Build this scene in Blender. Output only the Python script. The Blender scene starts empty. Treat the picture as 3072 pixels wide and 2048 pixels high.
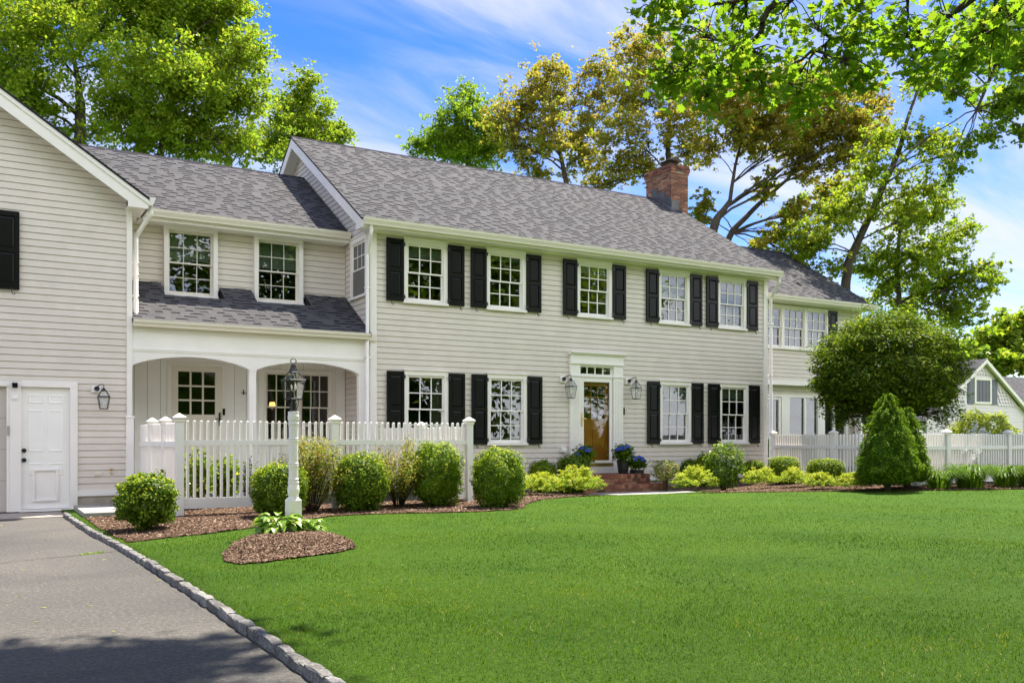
import bpy, math, random
import numpy as np
from mathutils import Vector, noise as mnoise

R = math.radians
sc = bpy.context.scene
# ---------------------------------------------------------------- camera
cam = bpy.data.cameras.new('camera'); camo = bpy.data.objects.new('camera', cam)
sc.collection.objects.link(camo); sc.camera = camo
cam.sensor_width = 36.0; cam.lens = 31.80; cam.shift_y = 0.0944
cam.clip_start = 0.05; cam.clip_end = 5000
camo.location = (0, 0, 1.25)
YAW = math.atan(1596 / 2714)
camo.rotation_euler = (R(90), 0, -YAW)
# ---------------------------------------------------------------- light
SUN = Vector((0.335, 0.18, 0.85)).normalized()
EXPO = 1.42
sl = bpy.data.lights.new('sun', 'SUN'); sl.energy = 4.6; sl.angle = R(1.0); sl.color = (1.0, .93, .80)
so = bpy.data.objects.new('sun', sl); sc.collection.objects.link(so)
so.rotation_euler = SUN.to_track_quat('Z', 'Y').to_euler(); so.location = (20, 0, 40)
w = bpy.data.worlds.new('World'); sc.world = w; w.use_nodes = True
nt = w.node_tree; N = nt.nodes; L = nt.links; N.clear()
def nd(t, **k):
    n = N.new(t)
    for a, b in k.items(): setattr(n, a, b)
    return n
out = nd('ShaderNodeOutputWorld'); bg = nd('ShaderNodeBackground')
sky = nd('ShaderNodeTexSky'); sky.sky_type = 'NISHITA'; sky.sun_disc = False
sky.sun_elevation = math.asin(SUN.z); sky.sun_rotation = math.atan2(SUN.x, SUN.y)
sky.air_density = 1.0; sky.dust_density = 0.3; sky.ozone_density = 3.0
tc = nd('ShaderNodeTexCoord'); sx = nd('ShaderNodeSeparateXYZ'); L.new(tc.outputs['Generated'], sx.inputs[0])
def mth(op, a, b=None, c=None):
    m = nd('ShaderNodeMath', operation=op)
    for i, v in enumerate((a, b, c)):
        if v is None: continue
        if isinstance(v, (int, float)): m.inputs[i].default_value = v
        else: L.new(v, m.inputs[i])
    return m.outputs[0]
zz = mth('ADD', mth('MAXIMUM', sx.outputs[2], 0.0), 0.22)
cx_ = nd('ShaderNodeCombineXYZ'); L.new(mth('DIVIDE', sx.outputs[0], zz), cx_.inputs[0]); L.new(mth('DIVIDE', sx.outputs[1], zz), cx_.inputs[1])
mp = nd('ShaderNodeMapping'); L.new(cx_.outputs[0], mp.inputs[0])
mp.inputs['Rotation'].default_value = (0, 0, R(-38)); mp.inputs['Scale'].default_value = (0.8, 2.6, 1); mp.inputs['Location'].default_value = (3.1, 1.7, 0)
n1 = nd('ShaderNodeTexNoise'); n1.inputs['Scale'].default_value = 1.5; n1.inputs['Detail'].default_value = 9; n1.inputs['Roughness'].default_value = .56; n1.inputs['Distortion'].default_value = .7
L.new(mp.outputs[0], n1.inputs[0])
n2 = nd('ShaderNodeTexNoise'); n2.inputs['Scale'].default_value = .55; n2.inputs['Detail'].default_value = 3; L.new(mp.outputs[0], n2.inputs[0])
low = mth('SUBTRACT', 0.62, sx.outputs[2])            # more cloud low down
cl = mth('ADD', mth('ADD', mth('MULTIPLY', n1.outputs[0], .75), mth('MULTIPLY', n2.outputs[0], .5)), mth('MULTIPLY', low, .22))
bk = nd('ShaderNodeMapRange'); bk.interpolation_type = 'SMOOTHSTEP'; L.new(sx.outputs[1], bk.inputs[0]); bk.inputs[1].default_value = .15; bk.inputs[2].default_value = -.55; bk.inputs[3].default_value = 0; bk.inputs[4].default_value = 1   # extra bright cloud added behind the camera, unseen, as fill for the facade
cl = mth('ADD', cl, mth('MULTIPLY', bk.outputs[0], .12))
rmp = nd('ShaderNodeMapRange'); rmp.interpolation_type = 'SMOOTHSTEP'; L.new(cl, rmp.inputs[0]); rmp.inputs[1].default_value = .53; rmp.inputs[2].default_value = .90; rmp.inputs[3].default_value = 0; rmp.inputs[4].default_value = .9
ccl = mth('ADD', mth('MULTIPLY', bk.outputs[0], 5.2), 2.55); cc_ = nd('ShaderNodeCombineColor'); 
for i_, f_ in enumerate((.97, .98, 1.02)): L.new(mth('MULTIPLY', ccl, f_), cc_.inputs[i_])
hs = nd('ShaderNodeHueSaturation'); hs.inputs['Saturation'].default_value = 1.40; hs.inputs['Hue'].default_value = .520; hs.inputs['Value'].default_value = .60; L.new(sky.outputs[0], hs.inputs['Color'])
mx = nd('ShaderNodeMix', data_type='RGBA'); L.new(rmp.outputs[0], mx.inputs[0]); L.new(hs.outputs[0], mx.inputs[6]); L.new(cc_.outputs[0], mx.inputs[7])
L.new(mx.outputs[2], bg.inputs[0]); bg.inputs[1].default_value = 0.15
L.new(bg.outputs[0], out.inputs[0])
vs = sc.view_settings; vs.view_transform = 'Standard'; vs.look = 'None'; vs.gamma = 1; vs.exposure = EXPO; vs.use_curve_mapping = False
sc.cycles.max_bounces = 8; sc.cycles.transparent_max_bounces = 12; sc.cycles.diffuse_bounces = 4

# ---------------------------------------------------------------- materials
MATS = {}
class NG:
    def __init__(s, name):
        s.m = bpy.data.materials.new(name); s.m.use_nodes = True; s.t = s.m.node_tree; s.t.nodes.clear()
        s.o = s.n('ShaderNodeOutputMaterial'); MATS[name] = s.m
    def n(s, t, **k):
        x = s.t.nodes.new(t)
        for a, b in k.items(): setattr(x, a, b)
        return x
    def l(s, a, b): s.t.links.new(a, b)
    def noise(s, scale, detail=4, rough=.5, vec=None, dist=0):
        x = s.n('ShaderNodeTexNoise'); x.inputs['Scale'].default_value = scale; x.inputs['Detail'].default_value = detail
        x.inputs['Roughness'].default_value = rough; x.inputs['Distortion'].default_value = dist
        s.l(vec if vec else s.pos(), x.inputs[0]); return x.outputs[0]
    def pos(s):
        if not hasattr(s, '_p'): s._p = s.n('ShaderNodeNewGeometry').outputs['Position']
        return s._p
    def mapv(s, sc_, rot=(0, 0, 0)):
        x = s.n('ShaderNodeMapping'); x.inputs['Scale'].default_value = sc_; x.inputs['Rotation'].default_value = rot; s.l(s.pos(), x.inputs[0]); return x.outputs[0]
    def ramp(s, f, stops):
        x = s.n('ShaderNodeValToRGB'); e = x.color_ramp.elements
        while len(e) < len(stops): e.new(.5)
        for i, (p, c) in enumerate(stops): e[i].position = p; e[i].color = (*c, 1)
        s.l(f, x.inputs[0]); return x.outputs[0]
    def island(s):
        g = s.n('ShaderNodeNewGeometry'); return g.outputs['Random Per Island']
    def mix(s, f, a, b, mode='MIX'):
        x = s.n('ShaderNodeMix', data_type='RGBA', blend_type=mode)
        for i, v in ((0, f), (6, a), (7, b)):
            if isinstance(v, (int, float)): x.inputs[i].default_value = v
            elif isinstance(v, tuple): x.inputs[i].default_value = (*v, 1)
            else: s.l(v, x.inputs[i])
        return x.outputs[2]
    def bump(s, h, st=.3, d=.01):
        x = s.n('ShaderNodeBump'); x.inputs['Strength'].default_value = st; x.inputs['Distance'].default_value = d; s.l(h, x.inputs['Height']); return x.outputs[0]
    def bsdf(s, col, rough=.6, spec=.4, nrm=None, metal=0):
        p = s.n('ShaderNodeBsdfPrincipled')
        if isinstance(col, tuple): p.inputs['Base Color'].default_value = (*col, 1)
        else: s.l(col, p.inputs['Base Color'])
        if isinstance(rough, (int, float)): p.inputs['Roughness'].default_value = rough
        else: s.l(rough, p.inputs['Roughness'])
        p.inputs['Specular IOR Level'].default_value = spec; p.inputs['Metallic'].default_value = metal
        if nrm: s.l(nrm, p.inputs['Normal'])
        s.l(p.outputs[0], s.o.inputs[0]); return p
def paint(name, c, rough=.5, var=.06, spec=.35, sc_=3.0):
    g = NG(name); f = g.noise(sc_, 5, .6)
    d = tuple(v * (1 - var) for v in c); u = tuple(min(1, v * (1 + var * .6)) for v in c)
    g.bsdf(g.ramp(f, [(.3, d), (.7, u)]), rough, spec, g.bump(g.noise(60, 3), .08, .003)); return g.m
def leaf(name, cols, trans=.45, gloss=.06, gain=1.55, rough=.45):
    g = NG(name); n_ = len(cols)
    cols = [tuple(min(.8, v * (gain if max(cc) < .3 else 1.15)) for v in cc) for cc in cols]; gloss *= .4
    c = g.ramp(g.island(), [((i + .5) / n_, cc) for i, cc in enumerate(cols)])
    d = g.n('ShaderNodeBsdfDiffuse'); g.l(c, d.inputs[0])
    t = g.n('ShaderNodeBsdfTranslucent'); tcx = g.mix(.5, c, (0.62, .72, .05), 'OVERLAY')
    g.l(g.mix(.45, c, tcx), t.inputs[0])
    m = g.n('ShaderNodeMixShader'); m.inputs[0].default_value = trans; g.l(d.outputs[0], m.inputs[1]); g.l(t.outputs[0], m.inputs[2])
    gl = g.n('ShaderNodeBsdfGlossy'); gl.inputs['Roughness'].default_value = rough; gl.inputs[0].default_value = (1, 1, 1, 1)
    m2 = g.n('ShaderNodeMixShader'); m2.inputs[0].default_value = gloss; g.l(m.outputs[0], m2.inputs[1]); g.l(gl.outputs[0], m2.inputs[2])
    g.l(m2.outputs[0], g.o.inputs[0]); return g.m

paint('siding', (.70, .625, .56), .55, .06)
paint('white', (.88, .83, .79), .4, .03)
paint('white_panel', (.90, .87, .84), .45, .03)
paint('cream', (.78, .72, .62), .45, .03)
paint('grey_white', (.87, .83, .80), .5, .04)
paint('garage_panel', (.56, .50, .46), .5, .03)
paint('black_paint', (.006, .006, .006), .35, .2, .22)
paint('slate_paint', (.10, .11, .13), .4, .1)
paint('iron', (.018, .018, .02), .4, .2, .5)
paint('pot', (.015, .015, .017), .35, .2, .5)
paint('brass', (.72, .52, .20), .3, .05); MATS['brass'].node_tree.nodes['Principled BSDF'].inputs['Metallic'].default_value = .9
paint('interior', (.16, .15, .135), .8, .1)
paint('concrete', (.42, .36, .30), .85, .22, .2, 5)
paint('stone_slab', (.33, .32, .29), .8, .2, .2, 4)
paint('neighbour_paint', (.66, .60, .59), .5, .04)
paint('lead', (.10, .095, .10), .45, .25, .5)
paint('flue', (.05, .035, .03), .6, .3)
paint('bulb', (.9, .82, .7), .2, .05)
paint('fabric', (.42, .42, .34), .9, .1)
paint('blind', (.42, .47, .43), .8, .05)
paint('pale_stone', (.58, .57, .54), .8, .1)
paint('terracotta', (.35, .15, .09), .8, .1)
# shingles
g = NG('shingle'); c = g.ramp(g.island(), [(.0, (.068, .067, .071)), (.5, (.077, .076, .080)), (1, (.091, .089, .093))])
sp = g.ramp(g.noise(230, 3, .7), [(.35, (.62, .62, .62)), (.65, (1.25, 1.25, 1.25))])
ps = g.ramp(g.noise(.7, 3, .6), [(.3, (.88, .88, .9)), (.7, (1.08, 1.06, 1.05))])
g.bsdf(g.mix(1, g.mix(1, c, sp, 'MULTIPLY'), ps, 'MULTIPLY'), .9, .2, g.bump(g.noise(260, 2), .35, .004))
g = NG('shingle_band'); g.bsdf(g.ramp(g.noise(120, 3), [(.3, (.018, .016, .024)), (.7, (.045, .04, .05))]), .95, .1)
# brick
g = NG('brick'); c = g.ramp(g.island(), [(0, (.09, .06, .05)), (.14, (.20, .085, .065)), (.5, (.28, .115, .08)), (.8, (.36, .15, .10)), (1, (.45, .25, .18))])
b2 = g.ramp(g.noise(14, 6, .7), [(.3, (.62, .6, .6)), (.72, (1.2, 1.18, 1.15))])
g.bsdf(g.mix(1, c, b2, 'MULTIPLY'), .9, .15, g.bump(g.noise(70, 5, .7), .6, .006))
g = NG('mortar'); g.bsdf(g.ramp(g.noise(30, 5), [(.3, (.26, .22, .18)), (.7, (.42, .38, .32))]), .95, .1, g.bump(g.noise(120, 3), .5, .004))
# wood door
g = NG('oak'); v = g.mapv((26, 26, 1.6)); c = g.ramp(g.noise(2.2, 6, .6, v, .6), [(.25, (.58, .20, .02)), (.5, (.74, .32, .045)), (.8, (.82, .42, .08))])
g.bsdf(c, .35, .5, g.bump(g.noise(4, 4, .5, v), .15, .003))
g = NG('bark'); v = g.mapv((9, 9, 1.8)); c = g.ramp(g.noise(3, 7, .65, v), [(.3, (.045, .036, .028)), (.55, (.12, .098, .078)), (.8, (.21, .185, .155))])
g.bsdf(c, .95, .1, g.bump(g.noise(6, 6, .7, v), 1.0, .04))
g = NG('stem'); g.bsdf(g.ramp(g.noise(12, 3), [(.3, (.05, .032, .02)), (.7, (.12, .085, .055))]), .9, .1)
g = NG('green_stem'); g.bsdf((.08, .14, .03), .8, .1)
# glass: reflective, see-through
def glass(name, add, tint, mul=1.35):
    g = NG(name); fr = g.n('ShaderNodeFresnel'); fr.inputs[0].default_value = 1.5
    m_ = g.n('ShaderNodeMath', operation='MULTIPLY_ADD'); g.l(fr.outputs[0], m_.inputs[0]); m_.inputs[1].default_value = mul; m_.inputs[2].default_value = add
    t = g.n('ShaderNodeBsdfTransparent'); t.inputs[0].default_value = (*tint, 1)
    gl = g.n('ShaderNodeBsdfGlossy'); gl.inputs['Roughness'].default_value = .003; gl.inputs[0].default_value = (.95, .97, 1, 1)
    bp = g.bump(g.noise(1.3, 1), .04, .02); g.l(bp, gl.inputs['Normal'])
    m = g.n('ShaderNodeMixShader'); g.l(m_.outputs[0], m.inputs[0]); g.l(t.outputs[0], m.inputs[1]); g.l(gl.outputs[0], m.inputs[2]); g.l(m.outputs[0], g.o.inputs[0])
glass('glass', .07, (.62, .66, .64)); glass('lantern_glass', 0, (.96, .97, .97), .45)
glass('storm_glass', .02, (.93, .93, .93))
# asphalt
g = NG('asphalt'); f = g.noise(85, 7, .85); c = g.mix(.45, g.ramp(f, [(.33, (.02, .02, .02)), (.46, (.085, .082, .077)), (.56, (.14, .134, .126)), (.68, (.46, .44, .41))]), g.ramp(g.noise(28, 4, .8), [(.35, (.055, .054, .052)), (.5, (.115, .11, .104)), (.66, (.25, .24, .225))]))
pt = g.ramp(g.noise(.45, 6, .62, None, .6), [(.32, (.62, .63, .64)), (.6, (.96, .92, .88)), (.78, (1.10, 1.04, .99))])
g.bsdf(g.mix(1, c, pt, 'MULTIPLY'), .9, .25, g.bump(g.noise(170, 4, .7), .8, .006))
g = NG('moss'); g.bsdf(g.ramp(g.noise(60, 3), [(.3, (.10, .15, .01)), (.7, (.30, .34, .03))]), 1, 0)
g = NG('crack'); g.bsdf((.02, .018, .018), 1, 0)
g = NG('granite'); f = g.noise(45, 6, .75); c = g.ramp(f, [(.3, (.085, .085, .09)), (.52, (.29, .285, .28)), (.72, (.52, .51, .50))])
pt = g.ramp(g.noise(5, 4), [(.35, (.6, .58, .55)), (.7, (1.1, 1.1, 1.1))])
iv = g.ramp(g.island(), [(0, (.75, .75, .76)), (1, (1.12, 1.1, 1.07))])
g.bsdf(g.mix(1, g.mix(1, c, pt, 'MULTIPLY'), iv, 'MULTIPLY'), .9, .2, g.bump(g.noise(22, 6, .8), 1, .02))
g = NG('mulch'); c = g.ramp(g.noise(75, 6, .8), [(.33, (.025, .015, .010)), (.48, (.095, .056, .036)), (.62, (.20, .125, .085)), (.78, (.34, .24, .175))])
g.bsdf(c, .95, .1, g.bump(g.noise(60, 6, .8), 1, .03))
g = NG('mulch_chip'); c = g.ramp(g.island(), [(0, (.035, .020, .013)), (.4, (.12, .070, .045)), (.75, (.23, .145, .098)), (1, (.42, .31, .22))]); g.bsdf(c, .9, .15)
g = NG('turf'); c = g.ramp(g.noise(38, 6, .75), [(.3, (.028, .07, .003)), (.5, (.06, .135, .006)), (.7, (.10, .205, .010))])
pt = g.ramp(g.noise(.8, 5, .6), [(.3, (.78, .86, .8)), (.7, (1.2, 1.12, 1.0))])
g.bsdf(g.mix(1, c, pt, 'MULTIPLY'), .9, .15, g.bump(g.noise(50, 6, .8), 1, .04))
g = NG('blade'); c = g.ramp(g.island(), [(0, (.038, .094, .002)), (.35, (.064, .150, .003)), (.7, (.110, .222, .004)), (.92, (.24, .33, .012)), (.96, (.36, .38, .16)), (1, (.46, .43, .22))])
pt = g.mix(1, g.ramp(g.noise(.5, 6, .68, None, .8), [(.38, (.50, .66, .60)), (.5, (.95, 1, 1)), (.62, (1.55, 1.24, .95))]), g.ramp(g.noise(2.4, 5, .75), [(.33, (.66, .76, .7)), (.5, (1, 1, 1)), (.68, (1.28, 1.16, 1.05))]), 'MULTIPLY')
cc = g.mix(1, c, pt, 'MULTIPLY'); p = g.n('ShaderNodeBsdfDiffuse'); g.l(cc, p.inputs[0]); t = g.n('ShaderNodeBsdfTranslucent'); g.l(cc, t.inputs[0])
m = g.n('ShaderNodeMixShader'); m.inputs[0].default_value = .35; g.l(p.outputs[0], m.inputs[1]); g.l(t.outputs[0], m.inputs[2]); g.l(m.outputs[0], g.o.inputs[0])
g = NG('lamp_glow'); e = g.n('ShaderNodeEmission'); e.inputs[0].default_value = (1, .45, .12, 1); e.inputs[1].default_value = 1.6; g.l(e.outputs[0], g.o.inputs[0])
# foliage
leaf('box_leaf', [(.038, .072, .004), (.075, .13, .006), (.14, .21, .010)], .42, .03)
leaf('box_sunlit_tip', [(.27, .36, .010), (.42, .49, .012), (.56, .58, .02)], .5, .03, gain=1.3)
leaf('rose_leaf', [(.09, .14, .02), (.17, .21, .03), (.28, .27, .04), (.36, .22, .06)], .45, .05)
leaf('rose_tip', [(.36, .40, .05), (.48, .44, .08), (.46, .28, .09)], .4, .06)
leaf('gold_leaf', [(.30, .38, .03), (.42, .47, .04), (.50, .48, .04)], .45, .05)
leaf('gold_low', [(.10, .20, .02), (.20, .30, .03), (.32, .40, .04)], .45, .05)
leaf('maple_leaf', [(.145, .225, .016), (.21, .30, .020), (.30, .38, .03)], .62, .04)
leaf('maple_deep', [(.10, .165, .014), (.155, .235, .02), (.22, .305, .028)], .6, .05)
leaf('bronze_leaf', [(.19, .175, .030), (.28, .225, .04), (.23, .235, .03), (.38, .26, .05)], .58, .05)
leaf('yellow_leaf', [(.18, .24, .015), (.26, .31, .018), (.36, .37, .03)], .6, .05, gain=1.3)
leaf('near_leaf', [(.09, .17, .008), (.14, .24, .010), (.20, .32, .016)], .68, .05)
leaf('dark_leaf', [(.040, .062, .005), (.07, .10, .008), (.12, .15, .012)], .45, .02)
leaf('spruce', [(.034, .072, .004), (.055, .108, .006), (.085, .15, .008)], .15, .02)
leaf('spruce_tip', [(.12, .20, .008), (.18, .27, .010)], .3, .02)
leaf('hosta', [(.18, .30, .03), (.10, .20, .03), (.30, .40, .05)], .35, .10, rough=.35)
leaf('lily', [(.045, .095, .006), (.07, .13, .010), (.12, .19, .016)], .45, .05, rough=.35)
leaf('blue_petal', [(.03, .07, .42), (.06, .13, .60), (.14, .18, .66)], .2, .04)
leaf('white_petal', [(.78, .78, .74), (.85, .85, .8)], .3, .04)
leaf('lilac_petal', [(.20, .16, .42), (.30, .26, .55)], .3, .04)
M = MATS
# ---------------------------------------------------------------- helpers
COL = sc.collection
W = {}
def tag(o, label=None, cat=None, group=None, kind=None):
    if label: o['label'] = label
    if cat: o['category'] = cat
    if group: o['group'] = group
    if kind: o['kind'] = kind
    return o
def empty(name, loc, label, cat, group=None):
    o = bpy.data.objects.new(name, None); COL.objects.link(o); o.location = loc; o.empty_display_size = .3
    W[o] = Vector(loc); return tag(o, label, cat, group)
def link(name, me, parent, origin, label=None, cat=None, group=None, kind=None):
    o = bpy.data.objects.new(name, me); COL.objects.link(o); W[o] = Vector(origin)
    if parent: o.parent = parent; o.location = W[o] - W[parent]
    else: o.location = origin
    return tag(o, label, cat, group, kind)
def copy_tree(o, parent=None):
    c = o.copy(); COL.objects.link(c); c.parent = parent
    for ch in o.children: copy_tree(ch, c)
    return c
FRONT = lambda Y: (lambda p: (p[0], Y + p[1], p[2]))
LEFTW = lambda X: (lambda p: (X + p[1], -p[0], p[2]))     # wall facing -x ; u = -y
RIGHTW = lambda X: (lambda p: (X - p[1], p[0], p[2]))     # wall facing +x ; u = y
class MB:
    def __init__(s, T=None): s.v = []; s.f = []; s.m = []; s.T = T
    def add(s, vs_, fs, m=0):
        k = len(s.v)
        s.v += [s.T(p) for p in vs_] if s.T else [tuple(p) for p in vs_]
        for f in fs: s.f.append([i + k for i in f]); s.m.append(m)
    def quad(s, a, b, c, d, m=0): s.add([a, b, c, d], [(0, 1, 2, 3)], m)
    def box(s, x0, x1, y0, y1, z0, z1, m=0):
        v = [(x0, y0, z0), (x1, y0, z0), (x1, y1, z0), (x0, y1, z0), (x0, y0, z1), (x1, y0, z1), (x1, y1, z1), (x0, y1, z1)]
        s.add(v, [(0, 3, 2, 1), (4, 5, 6, 7), (0, 1, 5, 4), (1, 2, 6, 5), (2, 3, 7, 6), (3, 0, 4, 7)], m); return s
    def extr(s, poly, a, b, m=0, axis='y'):
        """prism of polygon poly (two coords) from a to b along axis"""
        n = len(poly)
        def P(p, t): return {'y': (p[0], t, p[1]), 'x': (t, p[0], p[1]), 'z': (p[0], p[1], t)}[axis]
        v = [P(p, a) for p in poly] + [P(p, b) for p in poly]
        f = [tuple(range(n))[::-1], tuple(range(n, 2 * n))] + [(i, (i + 1) % n, n + (i + 1) % n, n + i) for i in range(n)]
        s.add(v, f, m); return s
    def tube(s, pts, rad, n=8, m=0, cap=True):
        P = [Vector(p) for p in pts]; rr = rad if hasattr(rad, '__len__') else [rad] * len(P)
        vs_ = []; up = None
        for i, p in enumerate(P):
            t = (P[min(i + 1, len(P) - 1)] - P[max(i - 1, 0)])
            if t.length < 1e-9: t = Vector((0, 0, 1))
            t.normalize()
            if up is None: up = Vector((1, 0, 0)) if abs(t.z) > .8 else Vector((0, 0, 1))
            a = t.cross(up)
            if a.length < 1e-6: a = t.cross(Vector((0, 1, 0)))
            a.normalize(); b = t.cross(a).normalized(); up = b.cross(t) if False else up
            for k in range(n):
                q = 2 * math.pi * k / n; vs_.append(tuple(p + (a * math.cos(q) + b * math.sin(q)) * rr[i]))
        f = []
        for i in range(len(P) - 1):
            for k in range(n): f.append((i * n + k, i * n + (k + 1) % n, (i + 1) * n + (k + 1) % n, (i + 1) * n + k))
        if cap: f += [tuple(range(n)), tuple(range((len(P) - 1) * n, len(P) * n))[::-1]]
        s.add(vs_, f, m); return s
    def lathe(s, c, prof, n=20, m=0, sq=False):
        vs_ = []; f = []; off = math.pi / 4 if n == 4 else 0
        for (r, z) in prof:
            for k in range(n):
                q = 2 * math.pi * k / n + off; vs_.append((c[0] + r * math.cos(q), c[1] + r * math.sin(q), c[2] + z))
        for i in range(len(prof) - 1):
            for k in range(n): f.append((i * n + k, i * n + (k + 1) % n, (i + 1) * n + (k + 1) % n, (i + 1) * n + k))
        f += [tuple(range(n))[::-1], tuple(range((len(prof) - 1) * n, len(prof) * n))]
        s.add(vs_, f, m); return s
    def build(s, name, mats, parent=None, label=None, cat=None, group=None, kind=None, smooth=False, origin=None, bevel=0):
        if isinstance(mats, str): mats = [mats]
        V = np.array(s.v, dtype=float)
        if origin is None:
            lo, hi = V.min(0), V.max(0); origin = ((lo[0] + hi[0]) / 2, (lo[1] + hi[1]) / 2, lo[2])
        me = bpy.data.meshes.new(name); me.from_pydata((V - np.array(origin)).tolist(), [], s.f)
        for m in mats: me.materials.append(M[m])
        me.polygons.foreach_set('material_index', s.m)
        if smooth: me.polygons.foreach_set('use_smooth', [True] * len(s.f))
        me.update()
        o = link(name, me, parent, origin, label, cat, group, kind)
        if bevel:
            b = o.modifiers.new('bevel', 'BEVEL'); b.width = bevel; b.segments = 2; b.limit_method = 'ANGLE'; b.angle_limit = R(40)
        return o
def sm(t): t = np.clip(t, 0, 1); return t * t * (3 - 2 * t)
def gh(x, y):
    "height of the garden ground"
    return (.046 + .054 * sm((x - 1.55) / 1.1) + .05 * sm((x - 3) / 5) + .09 * sm((x - 13) / 5) * sm((y - 9) / 4)
            - .10 * sm((y - 13.5) / 2) * sm((x - 9) / 2) * (1 - sm((x - 14.5) / 3)))
def curbx(y): return float(np.interp(y, [-20, 4.2, 7.2, 9.0, 11.0, 13.0, 15.5, 17.1], [1.60, 1.47, 1.435, 1.395, 1.33, 1.215, 1.15, 1.12]))

EXP = .114; GRV = .0065
def siding(mb, u0, u1, z0, z1, holes=(), clip=None, m=0):
    "lap siding in local (u, depth, z): course lips at depth 0, tops 16 mm in"
    nb = int(math.ceil((z1 - z0) / EXP))
    for k in range(nb):
        a, b = z0 + k * EXP, min(z1, z0 + (k + 1) * EXP)
        cuts = sorted({a, b} | {h[2] for h in holes if a < h[2] < b} | {h[3] for h in holes if a < h[3] < b})
        for p, q in zip(cuts[:-1], cuts[1:]):
            if q - p < 1e-4: continue
            ua0, ub0 = clip(p) if clip else (u0, u1); ua1, ub1 = clip(q) if clip else (u0, u1)
            if ub0 - ua0 < .01: continue
            iv = [(0.0, 1.0)]; mid = (p + q) / 2
            for h in holes:
                if h[2] <= mid <= h[3]:
                    s0, s1 = (h[0] - ua0) / (ub0 - ua0), (h[1] - ua0) / (ub0 - ua0); nv = []
                    for (c, d) in iv:
                        if s1 <= c or s0 >= d: nv.append((c, d)); continue
                        if s0 > c: nv.append((c, s0))
                        if s1 < d: nv.append((s1, d))
                    iv = nv
            GR = GRV; top = abs(q - b) < 1e-6
            q2 = max(p + .001, q - GR) if top else q
            dp, dq = .013 * (p - a) / EXP, .013 * (q2 - a) / EXP
            for (c, d) in iv:
                U = lambda s_, A, B: A + (B - A) * s_
                if clip: x00, x01, x10, x11 = U(c, ua0, ub0), U(d, ua0, ub0), U(c, ua1, max(ua1, ub1)), U(d, ua1, max(ua1, ub1))
                else: x00, x01, x10, x11 = U(c, u0, u1), U(d, u0, u1), U(c, u0, u1), U(d, u0, u1)
                mb.quad((x00, dp, p), (x01, dp, p), (x11, dq, q2), (x10, dq, q2), m)
                if top:
                    mb.quad((x10, dq, q2), (x11, dq, q2), (x11, .045, q2), (x10, .045, q2), m)
                    mb.quad((x10, .045, q2), (x11, .045, q2), (x11, .045, q), (x10, .045, q), m)
                if p == a: mb.quad((x00, .045, p), (x01, .045, p), (x01, 0, p), (x00, 0, p), m)

def shingles(mb, org, u, s, n, width, length, seed, expo=.130):
    "laminated shingles: org lower-left corner, u along eave, s up slope, n normal"
    rg = random.Random(seed); org, u, s, n = map(Vector, (org, u, s, n))
    rows = int(math.ceil(length / expo))
    def P(a, b, c): return tuple(org + u * a + s * b + n * c)
    for k in range(rows):
        b0, b1 = k * expo, min(length, (k + 1) * expo); lo_ = .010
        mb.quad(P(0, b0, 0), P(width, b0, 0), P(width, b0, lo_), P(0, b0, lo_), 1)
        a = -rg.random() * .2; hi = rg.random() < .5
        while a < width:
            wd = rg.uniform(.10, .25) if hi else rg.uniform(.10, .24)
            x0, x1 = max(0, a), min(width, a + wd); a += wd
            if x1 - x0 < .01: hi = not hi; continue
            if hi:
                t = .0125; v = [P(x0, b0, 0), P(x1, b0, 0), P(x1, b1, .009), P(x0, b1, .009), P(x0, b0, t), P(x1, b0, t), P(x1, b1, .0125), P(x0, b1, .0125)]
                mb.add([v[4], v[5], v[6], v[7]], [(0, 1, 2, 3)], 0)
                mb.add([v[0], v[1], v[5], v[4], v[2], v[3], v[6], v[7]], [(0, 1, 2, 3)], 1); mb.add([v[1], v[2], v[6], v[5]], [(0, 1, 2, 3)], 0); mb.add([v[3], v[0], v[4], v[7]], [(0, 1, 2, 3)], 0)
            else:
                bb = b1 - rg.uniform(.022, .034)
                mb.add([P(x0, b0, lo_), P(x1, b0, lo_), P(x1, bb, .002 + lo_ * .2), P(x0, bb, .002 + lo_ * .2)], [(0, 1, 2, 3)], 0)
                if rg.random() < .93: mb.add([P(x0, bb, .004), P(x1, bb, .004), P(x1, b1, .0015), P(x0, b1, .0015)], [(0, 1, 2, 3)], 1)
                else: mb.add([P(x0, bb, .004), P(x1, bb, .004), P(x1, b1, .0015), P(x0, b1, .0015)], [(0, 1, 2, 3)], 0)
            if rg.random() < .82: hi = not hi
            # thin joint
def gutter(mb, u0, u1, d, z, h=.125, prof=None):
    "K-style gutter; d = depth of its back, z = top"
    p = [(d, z - .005), (d, z - h), (d - .07, z - h), (d - .078, z - h + .035), (d - .108, z - .045), (d - .108, z - .012), (d - .116, z - .008), (d - .116, z), (d - .098, z), (d - .098, z - .02), (d - .02, z - .02), (d - .02, z - .005)]
    mb.extr(p, u0, u1, 0, 'x'); return mb

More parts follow.
